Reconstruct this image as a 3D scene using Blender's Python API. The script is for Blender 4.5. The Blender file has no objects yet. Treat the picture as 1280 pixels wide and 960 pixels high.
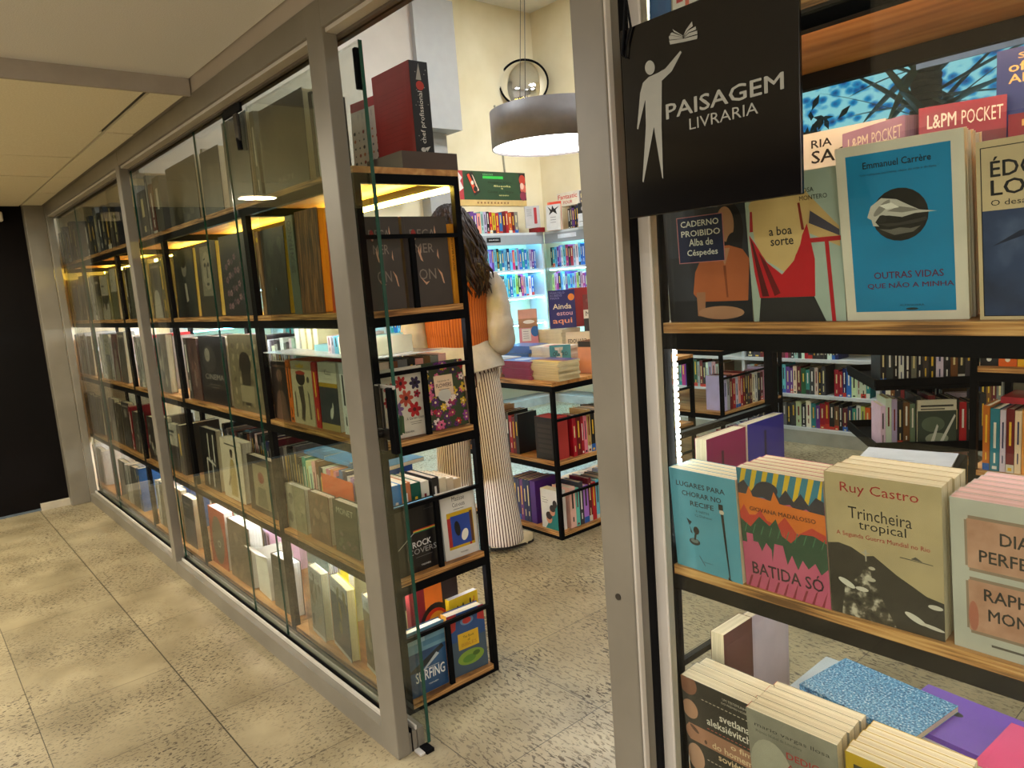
import bpy, bmesh, math, random
from mathutils import Vector, Matrix, geometry
random.seed(7)
R = math.radians
PI = math.pi
scene = bpy.context.scene
C = scene.collection

# ---------------------------------------------------------------- camera, world, lights, exposure
FPX = 915.43
YAW, PITCH, ROLL = R(49.922), R(8.157), R(-4.350)
EYE = Vector((0.0, 0.0, 1.30))

def cam_axes():
    fwd = Vector((-math.sin(YAW), math.cos(YAW), 0)); right = Vector((math.cos(YAW), math.sin(YAW), 0)); up = Vector((0, 0, 1))
    f2 = fwd * math.cos(PITCH) - up * math.sin(PITCH); u2 = up * math.cos(PITCH) + fwd * math.sin(PITCH)
    r3 = right * math.cos(ROLL) + u2 * math.sin(ROLL); u3 = u2 * math.cos(ROLL) - right * math.sin(ROLL)
    return r3, u3, f2
AX = cam_axes()
cam_data = bpy.data.cameras.new('camera'); cam = bpy.data.objects.new('camera', cam_data); C.objects.link(cam)
cam_data.sensor_fit = 'HORIZONTAL'; cam_data.sensor_width = 36.0; cam_data.lens = FPX / 1280 * 36.0
cam_data.clip_start = 0.02; cam_data.clip_end = 60
m = Matrix((AX[0], AX[1], -AX[2])).transposed().to_4x4(); m.translation = EYE
cam.matrix_world = m
scene.camera = cam

def at(u, v, axis, val):
    d = AX[0] * ((u - 640) / FPX) - AX[1] * ((v - 480) / FPX) + AX[2]
    return EYE + d * ((val - EYE[axis]) / d[axis])

world = bpy.data.worlds.new('world'); scene.world = world; world.use_nodes = True
bg = world.node_tree.nodes['Background']; bg.inputs[0].default_value = (0.75, 0.72, 0.68, 1); bg.inputs[1].default_value = 0.10
scene.view_settings.view_transform = 'Standard'; scene.view_settings.look = 'None'
scene.view_settings.gamma = 1.0; scene.view_settings.use_curve_mapping = False
scene.view_settings.exposure = 0.0
try:
    scene.cycles.use_denoising = True
    scene.cycles.max_bounces = 10; scene.cycles.transparent_max_bounces = 24; scene.cycles.glossy_bounces = 4
    scene.cycles.sample_clamp_indirect = 6.0; scene.cycles.caustics_reflective = False; scene.cycles.caustics_refractive = False
except Exception:
    pass

def area(name, loc, size, power, col, rot=(0, 0, 0), sizey=None, shape=None):
    l = bpy.data.lights.new(name, 'AREA'); l.energy = power; l.color = col; l.size = size
    if shape: l.shape = shape
    if sizey: l.shape = 'RECTANGLE'; l.size_y = sizey
    o = bpy.data.objects.new(name, l); o.location = loc; o.rotation_euler = rot; C.objects.link(o)
    return o
WARM = (1.0, 0.90, 0.68); SOFT = (1.0, 0.98, 0.97); COOL = (0.93, 0.97, 1.0)
# corridor downlights, outer rows added out of view to brighten floor and ceiling (their fixtures are built with the ceiling)
CORRIDOR_LIGHTS = [(-5.0, -0.1, 1.985, 32, WARM), (-3.6, -0.35, 1.985, 26, WARM), (-2.35, -0.45, 2.035, 17, SOFT), (0.55, -0.30, 2.035, 18, SOFT), (-4.6, -1.8, 1.985, 44, WARM), (-3.5, -1.7, 1.985, 40, WARM), (-0.7, -1.6, 2.035, 26, SOFT), (0.6, -1.7, 2.035, 26, SOFT), (2.3, -1.5, 2.035, 26, SOFT), (-1.0, -2.6, 2.035, 24, SOFT), (0.4, -2.6, 2.035, 24, SOFT), (2.0, -0.1, 2.035, 20, SOFT)]
for k, (x, y, z, p, c) in enumerate(CORRIDOR_LIGHTS):
    area('corridor_light', (x, y, z - 0.012), 0.16, p, c, shape='DISK')
# added unseen fill light on the other side of the corridor, behind the viewer
area('added_fill_light', (1.5, -3.15, 1.15), 3.2, 9, (1.0, 0.95, 0.88), (R(90), 0, R(180)), 1.5)
# shop ceiling lights
SHOP_LIGHTS = [(-4.2, 2.6, 30), (-1.6, 2.4, 16), (-1.6, 4.0, 46), (0.6, 3.2, 22), (-3.6, 4.6, 75)]
for x, y, p in SHOP_LIGHTS:
    area('shop_light', (x, y, 3.93), 0.6, p, COOL)

# ---------------------------------------------------------------- materials
def lin(h):
    h = h.lstrip('#'); v = [int(h[i:i + 2], 16) / 255 for i in (0, 2, 4)]
    return tuple((c / 12.92 if c <= 0.04045 else ((c + 0.055) / 1.055) ** 2.4) for c in v) + (1.0,)
_mats = {}
def new_mat(name):
    m = bpy.data.materials.new(name); m.use_nodes = True
    nt = m.node_tree; return m, nt, nt.nodes['Principled BSDF']
def col(h, rough=0.42, var=0.12, metal=0.0, coat=0.0, scale=14.0, spec=0.5):
    """plain coloured surface with a slight procedural mottling"""
    if not isinstance(h, str): return h
    key = (h, rough, var, metal, coat, scale, spec)
    if key in _mats: return _mats[key]
    m, nt, b = new_mat('surface_' + h)
    N = nt.nodes; L = nt.links
    tc = N.new('ShaderNodeTexCoord'); n = N.new('ShaderNodeTexNoise'); n.inputs['Scale'].default_value = scale; n.inputs['Detail'].default_value = 4
    L.new(tc.outputs['Object'], n.inputs['Vector'])
    r = N.new('ShaderNodeMapRange'); r.inputs[1].default_value = 0.3; r.inputs[2].default_value = 0.7; r.inputs[3].default_value = 1 - var; r.inputs[4].default_value = 1 + var
    L.new(n.outputs['Fac'], r.inputs[0])
    mx = N.new('ShaderNodeMix'); mx.data_type = 'RGBA'; mx.blend_type = 'MULTIPLY'; mx.inputs[0].default_value = 1
    mx.inputs[6].default_value = lin(h); L.new(r.outputs[0], mx.inputs[7]); L.new(mx.outputs[2], b.inputs['Base Color'])
    b.inputs['Roughness'].default_value = rough; b.inputs['Metallic'].default_value = metal; b.inputs['Specular IOR Level'].default_value = spec
    if coat: b.inputs['Coat Weight'].default_value = coat; b.inputs['Coat Roughness'].default_value = 0.12
    _mats[key] = m
    return m
def emit(h, s, name='glow'):
    key = ('e', h, s)
    if key in _mats: return _mats[key]
    m, nt, b = new_mat(name); b.inputs['Base Color'].default_value = lin(h); b.inputs['Emission Color'].default_value = lin(h); b.inputs['Emission Strength'].default_value = s
    n = nt.nodes.new('ShaderNodeTexNoise'); n.inputs['Scale'].default_value = 6
    _mats[key] = m
    return m
def ramp_mat(name, scale, stops, rough=0.5, coords='Object', detail=6, bump=0.0, kind='noise', distortion=0.0, coat=0.0):
    if name in _mats: return _mats[name]
    m, nt, b = new_mat(name); N = nt.nodes; L = nt.links
    tc = N.new('ShaderNodeTexCoord'); mp = N.new('ShaderNodeMapping'); mp.inputs['Scale'].default_value = scale
    L.new(tc.outputs[coords], mp.inputs[0])
    if kind == 'voronoi':
        t = N.new('ShaderNodeTexVoronoi'); t.inputs['Scale'].default_value = 1; out = t.outputs['Distance']
    else:
        t = N.new('ShaderNodeTexNoise'); t.inputs['Scale'].default_value = 1; t.inputs['Detail'].default_value = detail; t.inputs['Distortion'].default_value = distortion; out = t.outputs['Fac']
    L.new(mp.outputs[0], t.inputs['Vector'])
    cr = N.new('ShaderNodeValToRGB'); e = cr.color_ramp.elements
    e[0].position, e[0].color = stops[0][0], lin(stops[0][1]); e[1].position, e[1].color = stops[-1][0], lin(stops[-1][1])
    for p, h in stops[1:-1]:
        q = e.new(p); q.color = lin(h)
    L.new(out, cr.inputs[0]); L.new(cr.outputs[0], b.inputs['Base Color']); b.inputs['Roughness'].default_value = rough
    if coat: b.inputs['Coat Weight'].default_value = coat; b.inputs['Coat Roughness'].default_value = 0.12
    if bump:
        bp = N.new('ShaderNodeBump'); bp.inputs['Strength'].default_value = bump; bp.inputs['Distance'].default_value = 0.01
        L.new(out, bp.inputs['Height']); L.new(bp.outputs[0], b.inputs['Normal'])
    _mats[name] = m
    return m
WOOD = ramp_mat('plywood', (3, 26, 30), [(0.3, '9a6330'), (0.5, 'c48a4c'), (0.7, 'd9a666')], 0.45, distortion=0.6)
WOODX = ramp_mat('plywood_edge', (6, 6, 190), [(0.38, '6b451f'), (0.5, 'b98348'), (0.62, 'dcae70')], 0.5)
DARKWOOD = ramp_mat('walnut', (4, 30, 30), [(0.3, '4b2f1a'), (0.6, '7c5430')], 0.5)
BLACK = col('0e0e10', 0.5, 0.15, spec=0.06)
FRAME = ramp_mat('painted_aluminium', (5, 5, 5), [(0.35, '716b5f'), (0.65, '7c766a')], 0.38)
FRAMEL = ramp_mat('pale_aluminium', (5, 5, 5), [(0.35, 'b9b2a6'), (0.65, 'c6c0b6')], 0.30)
CREAM = 'f0e7d3'; PAGE = 'ecdfc0'; WHITEP = 'f4f1e8'
def page_mat(h):
    return ramp_mat('pages_' + h, (3, 900, 3), [(0.3, h), (0.7, h)], 0.8) if False else pages_streaked(h)
def pages_streaked(h):
    key = 'pg' + h
    if key in _mats: return _mats[key]
    m, nt, b = new_mat('page_edges'); N = nt.nodes; L = nt.links
    tc = N.new('ShaderNodeTexCoord'); mp = N.new('ShaderNodeMapping'); mp.inputs['Scale'].default_value = (2, 420, 2); L.new(tc.outputs['Object'], mp.inputs[0])
    n = N.new('ShaderNodeTexNoise'); n.inputs['Scale'].default_value = 1; n.inputs['Detail'].default_value = 2; L.new(mp.outputs[0], n.inputs['Vector'])
    r = N.new('ShaderNodeMapRange'); r.inputs[1].default_value = 0.3; r.inputs[2].default_value = 0.7; r.inputs[3].default_value = 0.72; r.inputs[4].default_value = 1.05; L.new(n.outputs['Fac'], r.inputs[0])
    mx = N.new('ShaderNodeMix'); mx.data_type = 'RGBA'; mx.blend_type = 'MULTIPLY'; mx.inputs[0].default_value = 1; mx.inputs[6].default_value = lin(h)
    L.new(r.outputs[0], mx.inputs[7]); L.new(mx.outputs[2], b.inputs['Base Color']); b.inputs['Roughness'].default_value = 0.8
    _mats[key] = m
    return m
def glass_mat(name, tint, ior=1.5, rough=0.0):
    m = bpy.data.materials.new(name); m.use_nodes = True; nt = m.node_tree; N = nt.nodes; L = nt.links; N.clear()
    out = N.new('ShaderNodeOutputMaterial'); mix = N.new('ShaderNodeMixShader'); tr = N.new('ShaderNodeBsdfTransparent'); gl = N.new('ShaderNodeBsdfGlossy'); lw = N.new('ShaderNodeLayerWeight'); pw = N.new('ShaderNodeMath'); fr = N.new('ShaderNodeMapRange')
    f0 = ((ior - 1) / (ior + 1)) ** 2; pw.operation = 'POWER'; pw.inputs[1].default_value = 5; lw.inputs['Blend'].default_value = 0.5
    L.new(lw.outputs['Facing'], pw.inputs[0]); L.new(pw.outputs[0], fr.inputs[0]); fr.inputs[3].default_value = f0; fr.inputs[4].default_value = 1.0
    tr.inputs[0].default_value = tint; gl.inputs['Roughness'].default_value = rough
    L.new(fr.outputs[0], mix.inputs[0]); L.new(tr.outputs[0], mix.inputs[1]); L.new(gl.outputs[0], mix.inputs[2]); L.new(mix.outputs[0], out.inputs[0])
    return m
GLASS = glass_mat('clear_glass', (0.90, 0.92, 0.88, 1)); GLASS_EDGE = col('12463a', 0.12, 0.2, coat=0.5)
ACRYLIC = glass_mat('clear_acrylic', (0.93, 0.94, 0.95, 1), 1.7, 0.12)

# ---------------------------------------------------------------- mesh helpers
class MB:
    """collects shapes with several materials into one mesh"""
    def __init__(s): s.v = []; s.f = []; s.fm = []; s.mats = []; s.uv = {}
    def mi(s, m):
        m = col(m) if isinstance(m, str) else m
        if m not in s.mats: s.mats.append(m)
        return s.mats.index(m)
    def face(s, pts, m):
        n = len(s.v); s.v += [tuple(p) for p in pts]; s.f.append(tuple(range(n, n + len(pts)))); s.fm.append(s.mi(m))
    def tris(s, verts, faces, m):
        n = len(s.v); s.v += [tuple(p) for p in verts]; k = s.mi(m)
        for f in faces: s.f.append(tuple(n + i for i in f)); s.fm.append(k)
    def box(s, a, b, m, bev=0.0, rot=None, org=(0, 0, 0)):
        x0, y0, z0 = a; x1, y1, z1 = b
        if bev > 0:
            bm = bmesh.new(); bmesh.ops.create_cube(bm, size=1)
            for v in bm.verts: v.co = Vector((x0 + (v.co.x + .5) * (x1 - x0), y0 + (v.co.y + .5) * (y1 - y0), z0 + (v.co.z + .5) * (z1 - z0)))
            bmesh.ops.bevel(bm, geom=list(bm.edges), offset=bev, segments=2, affect='EDGES', profile=0.5)
            vs = [v.co.copy() for v in bm.verts]; bm.verts.index_update(); fs = [tuple(v.index for v in f.verts) for f in bm.faces]; bm.free()
        else:
            vs = [Vector(p) for p in ((x0, y0, z0), (x1, y0, z0), (x1, y1, z0), (x0, y1, z0), (x0, y0, z1), (x1, y0, z1), (x1, y1, z1), (x0, y1, z1))]
            fs = [(0, 3, 2, 1), (4, 5, 6, 7), (0, 1, 5, 4), (1, 2, 6, 5), (2, 3, 7, 6), (3, 0, 4, 7)]
        if rot is not None: vs = [rot @ (v - Vector(org)) + Vector(org) for v in vs]
        s.tris(vs, fs, m)
    def tube(s, pts, r, m, n=8, caps=True):
        pts = [Vector(p) for p in pts]; rings = []
        for i, p in enumerate(pts):
            d = (pts[min(i + 1, len(pts) - 1)] - pts[max(i - 1, 0)]).normalized()
            a = d.cross(Vector((0, 0, 1)) if abs(d.z) < 0.9 else Vector((1, 0, 0))).normalized(); b = d.cross(a)
            rr = r[i] if isinstance(r, (list, tuple)) else r
            rings.append([p + a * rr * math.cos(2 * PI * k / n) + b * rr * math.sin(2 * PI * k / n) for k in range(n)])
        vs = [v for rg in rings for v in rg]; fs = []
        for i in range(len(rings) - 1):
            for k in range(n):
                fs.append((i * n + k, i * n + (k + 1) % n, (i + 1) * n + (k + 1) % n, (i + 1) * n + k))
        if caps: fs.append(tuple(range(n))[::-1]); fs.append(tuple((len(rings) - 1) * n + k for k in range(n)))
        s.tris(vs, fs, m)
    def lathe(s, prof, m, n=32, org=(0, 0, 0)):
        ox, oy, oz = org; vs = []; fs = []
        for r_, z in prof:
            for k in range(n): vs.append((ox + r_ * math.cos(2 * PI * k / n), oy + r_ * math.sin(2 * PI * k / n), oz + z))
        for i in range(len(prof) - 1):
            for k in range(n): fs.append((i * n + k, i * n + (k + 1) % n, (i + 1) * n + (k + 1) % n, (i + 1) * n + k))
        s.tris(vs, fs, m)
    def build(s, name, parent=None, smooth=False, loc=None):
        me = bpy.data.meshes.new(name); me.from_pydata(s.v, [], s.f); me.validate(clean_customdata=False)
        for m in s.mats: me.materials.append(m)
        if len(me.polygons) == len(s.fm): me.polygons.foreach_set('material_index', s.fm)
        if smooth: me.polygons.foreach_set('use_smooth', [True] * len(me.polygons))
        me.update()
        o = bpy.data.objects.new(name, me); C.objects.link(o)
        if parent: o.parent = parent
        if loc: o.location = loc
        return o
def tag(o, label=None, cat=None, group=None, kind=None):
    if label: o['label'] = label
    if cat: o['category'] = cat
    if group: o['group'] = group
    if kind: o['kind'] = kind
    return o
def thing(name, label, cat, loc=(0, 0, 0), rot=(0, 0, 0), group=None):
    o = bpy.data.objects.new(name, None); o.empty_display_size = 0.05; C.objects.link(o)
    o.location = loc; o.rotation_euler = rot
    return tag(o, label, cat, group)
def struct(mb, name, **k): return tag(mb.build(name, **k), kind='structure')
def dup(root, loc, rot=None, label=None, group=None):
    r = root.copy(); C.objects.link(r); r.location = loc
    if rot is not None: r.rotation_euler = rot
    if label: r['label'] = label
    if group: r['group'] = group
    for ch in list(root.children):
        c = ch.copy(); C.objects.link(c); c.parent = r
        for g in ch.children:
            d = g.copy(); C.objects.link(d); d.parent = c
    return r
_ONES = 'first second third fourth fifth sixth seventh eighth ninth tenth eleventh twelfth thirteenth fourteenth fifteenth sixteenth seventeenth eighteenth nineteenth'.split()
_TENS = {2: ('twentieth', 'twenty'), 3: ('thirtieth', 'thirty'), 4: ('fortieth', 'forty'), 5: ('fiftieth', 'fifty'), 6: ('sixtieth', 'sixty')}
def nth(k):
    if k < 20: return _ONES[k - 1]
    t, o = divmod(k, 10)
    return _TENS[t][0] if o == 0 else _TENS[t][1] + '-' + _ONES[o - 1]

# ---------------------------------------------------------------- text
_txt = {}
def text_mesh(s, bold):
    k = (s, bold)
    if k in _txt: return _txt[k]
    cu = bpy.data.curves.new('lettering', 'FONT'); cu.body = s; cu.size = 1; cu.resolution_u = 2; cu.fill_mode = 'FRONT'
    o = bpy.data.objects.new('lettering', cu); me = o.to_mesh()
    vs = [v.co.copy() for v in me.vertices]; fs = [tuple(p.vertices) for p in me.polygons]
    o.to_mesh_clear(); bpy.data.objects.remove(o); bpy.data.curves.remove(cu)
    if bold:
        n_ = len(vs); base = list(vs); bf = list(fs)
        for q_, (dx, dy) in enumerate(((.028, 0), (.014, .012), (.014, -.012))):
            vs += [v + Vector((dx, dy, .00001 * (q_ + 1))) for v in base]; fs += [tuple(i + n_ * (q_ + 1) for i in f) for f in bf]
    xs = [v.x for v in vs]; ys = [v.y for v in vs]
    x0, x1, y0, y1 = min(xs), max(xs), min(ys), max(ys)
    _txt[k] = ([((v.x - x0) / (x1 - x0), (v.y - y0) / (y1 - y0), v.z) for v in vs], fs)
    return _txt[k]

def cl(x): return min(1.0, max(0.0, x))
def art(mb, items, mp, depth0=0.0001, step=0.000025):
    """flat printed shapes, mp(u, v, d) maps cover fractions and a tiny height to local space"""
    d = depth0
    for it in items:
        k = it[0]; c = it[-1] if not isinstance(it[-1], bool) else it[-2]; rot = 0
        if k == 'e' and len(it) > 6: c, rot = (it[5], it[6]) if isinstance(it[6], (int, float)) else (it[6], it[5])
        c = col(c, 0.35, 0.10, coat=0.1) if isinstance(c, str) else c
        if k == 'r':
            _, u0, v0, u1, v1, _c = it; mb.face([mp(u0, v0, d), mp(u1, v0, d), mp(u1, v1, d), mp(u0, v1, d)], c)
        elif k == 'e':
            u, v, ru, rv = it[1:5]
            pts = []
            for i in range(24):
                a = 2 * PI * i / 24; x, y = ru * math.cos(a), rv * math.sin(a)
                pts.append(mp(cl(u + x * math.cos(rot) - y * math.sin(rot)), cl(v + x * math.sin(rot) + y * math.cos(rot)), d))
            mb.face(pts, c)
        elif k == 'p':
            pl = [Vector((u, v, 0)) for u, v in it[1]]
            tr = geometry.tessellate_polygon([pl]); mb.tris([mp(p.x, p.y, d) for p in pl], tr, c)
        elif k in 'tT':
            _, s_, u0, v0, u1, v1 = it[:6]; bold = it[-1] if isinstance(it[-1], bool) else False
            vs, fs = text_mesh(s_, bold)
            if k == 't': P = [mp(u0 + x * (u1 - u0), v0 + y * (v1 - v0), d + q) for x, y, q in vs]
            else: P = [mp(u1 - y * (u1 - u0), v0 + x * (v1 - v0), d + q) for x, y, q in vs]
            mb.tris(P, fs, c)
        elif k == 'f':
            _, u, v, r_, asp, n, pc, cc = it
            pts = []
            for i in range(n * 6):
                a = 2 * PI * i / (n * 6); q = r_ * (0.55 + 0.45 * abs(math.cos(a * n / 2)))
                pts.append(mp(cl(u + q * math.cos(a)), cl(v + q * asp * math.sin(a)), d))
            ctr = mp(cl(u), cl(v), d); cp = col(pc, 0.4, 0.25, scale=60)
            for i in range(len(pts)): mb.face([ctr, pts[i], pts[(i + 1) % len(pts)]], cp)
            mb.face([mp(cl(u + r_ * .25 * math.cos(2 * PI * i / 10)), cl(v + r_ * .25 * asp * math.sin(2 * PI * i / 10)), d + step) for i in range(10)], col(cc))
            d += step
        d += step * (2 if k in 'tT' else 1)

def generic(seed, bgc, pal, style=None):
    """an abstract jacket design: panels, blobs and bars, no lettering"""
    r = random.Random(seed); st = style if style is not None else r.randrange(6); it = []
    q = lambda: r.choice(pal)
    if st == 0:
        it += [('r', .08, .30, .92, .92, q()), ('e', r.uniform(.4, .6), .62, .2, .2, q()), ('r', .15, .12, .85, .16, q()), ('r', .25, .2, .75, .23, q())]
    elif st == 1:
        it += [('p', [(.1, 0), (.28, .45), (.38, .5), (.62, .5), (.75, .42), (.92, 0)], q()), ('e', .5, .66, .17, .16, q()), ('e', .5, .76, .19, .10, q()), ('r', .1, .9, .9, .94, q())]
    elif st == 2:
        it += [('r', 0, .55, 1, 1, q())]
        pts = [(0, 0)] + [(i / 8, .3 + r.uniform(-.12, .2)) for i in range(9)] + [(1, 0)]
        it += [('p', pts, q()), ('r', .12, .82, .7, .87, q()), ('r', .12, .75, .5, .78, q())]
    elif st == 3:
        for i in range(7):
            u, v = r.uniform(.05, .8), r.uniform(.05, .8); it.append(('r', u, v, min(.97, u + r.uniform(.06, .3)), min(.97, v + r.uniform(.05, .25)), q()))
    elif st == 4:
        for i in range(9): it.append(('e', r.uniform(.15, .85), r.uniform(.12, .88), r.uniform(.05, .16), r.uniform(.04, .12), r.uniform(0, 3), q()))
    else:
        it += [('r', 0, .72, 1, .98, q()), ('r', .1, .78, .9, .83, q()), ('r', .1, .87, .66, .92, q()), ('e', .5, .36, .33, .24, q()), ('e', .42, .42, .14, .12, q())]
    return it

# ---------------------------------------------------------------- books
def book(name, label, w, h, t, cover, loc, yaw=0, lean=0, items=None, spine=None, pages=PAGE, hard=False, group=None, back=None, back_items=None, pitch=0, cat='book', roll=0):
    """cover faces local -Y, spine on local -X; origin at the foot of the front cover. yaw, lean in degrees (lean > 0 tips the top back)"""
    loc = Vector(loc) + Vector((0, 0, t * math.sin(R(lean)) if lean > 0 else 0))
    root = thing(name, label, cat, loc, (R(-lean), R(roll), R(yaw)), group)
    root.rotation_mode = 'XYZ'
    bt = 0.0025 if hard else 0.0007; ov = 0.003 if hard else 0.0006
    cm = col(cover, 0.36, 0.08, coat=0.1); bk = col(back or cover, 0.36, 0.08, coat=0.1); sp = col(spine[0] if spine else cover, 0.36, 0.08, coat=0.1)
    mb = MB()
    mb.box((-w / 2, 0, 0), (w / 2, bt, h), cm); mb.box((-w / 2, t - bt, 0), (w / 2, t, h), bk); mb.box((-w / 2, bt, 0), (-w / 2 + bt, t - bt, h), sp)
    if items: art(mb, items, lambda u, v, d: Vector(((u - .5) * w, -d, v * h)))
    if spine and len(spine) > 1: art(mb, spine[1], lambda u, v, d: Vector((-w / 2 - d, t * (1 - u), v * h)))
    if back_items: art(mb, back_items, lambda u, v, d: Vector(((.5 - u) * w, t + d, v * h)))
    mb.build('cover', root)
    pb = MB(); pb.box((-w / 2 + bt, bt, ov), (w / 2 - ov, t - bt, h - ov), pages_streaked(pages)); pb.build('page_block', root)
    return root

def flat_book(name, label, w, h, t, cover, loc, yaw=0, items=None, pages=PAGE, group=None, spine_items=None, spinec=None):
    """lying book: cover up, spine along local -Y side, fore edge +Y; origin at centre of its foot"""
    root = thing(name, label, 'book', loc, (0, 0, R(yaw)), group); bt = 0.0008
    mb = MB(); cm = col(cover, 0.36, 0.08, coat=0.25)
    mb.box((-h / 2, -w / 2, 0), (h / 2, w / 2, bt), cm); mb.box((-h / 2, -w / 2, t - bt), (h / 2, w / 2, t), cm); mb.box((-h / 2, -w / 2, bt), (h / 2, -w / 2 + bt, t - bt), col(spinec or cover))
    if items: art(mb, items, lambda u, v, d: Vector(((u - .5) * h, (v - .5) * w, t + d)))
    if spine_items: art(mb, spine_items, lambda u, v, d: Vector(((u - .5) * h, -w / 2 - d, v * t)))
    mb.build('cover', root)
    pb = MB(); pb.box((-h / 2 + .0006, -w / 2 + bt, bt), (h / 2 - .0006, w / 2 - .0006, t - bt), flat_pages(pages)); pb.build('page_block', root)
    return root
def flat_pages(h):
    key = 'fp' + h
    if key in _mats: return _mats[key]
    m = pages_streaked(h).copy(); m.node_tree.nodes['Mapping'].inputs['Scale'].default_value = (2, 2, 420); _mats[key] = m
    return m

COLS = {'w': ('eceae2', 'white'), 'i': ('e5d9b8', 'cream'), 'k': ('1c1b1f', 'black'), 'g': ('7c7b78', 'grey'), 'd': ('403e40', 'charcoal'), 'l': ('b7bcc0', 'pale grey'),
        'r': ('b5182b', 'red'), 'R': ('6e1520', 'dark red'), 'o': ('dc6a1c', 'orange'), 'y': ('e0c224', 'yellow'), 'G': ('1f5a38', 'dark green'), 'e': ('5fa548', 'green'), 'a': ('b6cf62', 'lime'),
        't': ('2f8f94', 'teal'), 'c': ('6fc6de', 'light blue'), 'b': ('2763b8', 'blue'), 'n': ('1d2a5c', 'navy'), 'p': ('6a3791', 'purple'), 'v': ('a98fd0', 'lavender'), 'm': ('c22a78', 'magenta'), 's': ('e39a9a', 'pink'), 'u': ('7a4c28', 'brown'), 'h': ('c09a68', 'tan'), 'f': ('e7a04a', 'amber')}
def spine_mesh(w, h, d, hexc, seed, pages=PAGE, plain=False):
    r = random.Random(seed); mb = MB(); cm = col(hexc, 0.4, 0.10, coat=0.15); bt = min(0.0016, w * .12)
    mb.box((-w / 2, 0, 0), (-w / 2 + bt, d, h), cm); mb.box((w / 2 - bt, 0, 0), (w / 2, d, h), cm); mb.box((-w / 2 + bt, 0, 0), (w / 2 - bt, bt, h), cm)
    mb.box((-w / 2 + bt, bt, .001), (w / 2 - bt, d - .002, h - .003), col(pages, 0.8, 0.1))
    if not plain:
        lum = sum(lin(hexc)[:3]) / 3
        ink = r.choice(['f2efe6', 'e8d9a0', 'f4c63c']) if lum < 0.3 else r.choice(['1b1b1e', '2c2f60', '7c1a22'])
        it = []
        a = r.uniform(.35, .5); it.append(('r', .36, a, .64, r.uniform(.78, .92), ink))
        if r.random() < .6: it.append(('r', .40, r.uniform(.12, .18), .60, r.uniform(.24, .33), ink))
        if r.random() < .35: it.insert(0, ('r', 0, 0, 1, r.uniform(.08, .2), r.choice(['d9d6cc', '2b2b2e', 'c23a2a', '2763b8'])))
        if r.random() < .3: it.append(('r', .25, .03, .75, .08, ink))
        art(mb, it, lambda u, v, q: Vector(((u - .5) * w, -q, v * h)), 0.0002, 0.0001)
    return mb
def spine_row(start, along, z, spec, desc, name='book', group=None, face=0, wr=(.014, .034), hr=(.18, .225), depth=.14, seed=1, tilt=0, noun='book', cutoff=None):
    """books standing spine out. start (x, y) of the row's first edge, along = unit direction in plan, face = yaw of the spine side (0 looks to -Y).
    spec: colour letters; '_' leaves a gap, a letter may be followed by digits for its width in mm"""
    r = random.Random(seed); p = 0.0; k = 0; i = 0; ax = Vector((along[0], along[1], 0)); out = []
    cnt = {}
    while i < len(spec):
        ch = spec[i]; i += 1; num = ''
        while i < len(spec) and spec[i].isdigit(): num += spec[i]; i += 1
        w = int(num) / 1000 if num else r.uniform(*wr)
        if ch == '_': p += w; continue
        k += 1; hexc, cn = COLS[ch]; h = r.uniform(*hr)
        if cutoff and p + w > cutoff: break
        rr = ''.join(f'{max(0, min(255, int(int(hexc[j:j+2], 16) * r.uniform(.88, 1.1) / 8) * 8)):02x}' for j in (0, 2, 4))
        c = Vector((start[0], start[1], z)) + ax * (p + w / 2)
        cnt[cn] = cnt.get(cn, 0) + 1
        o = spine_mesh(w - .0008, h, depth * r.uniform(.88, 1.0), rr, r.random()).build(name)
        size = 'thick' if w > .027 else ('slim' if w < .019 else '')
        tag(o, f'{size} {cn} {noun}, {nth(k)} {desc}'.strip(), 'book', group)
        o.location = c; o.rotation_euler = (0, R(tilt), R(face))
        p += w + .0006; out.append(o)
    return out

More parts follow.
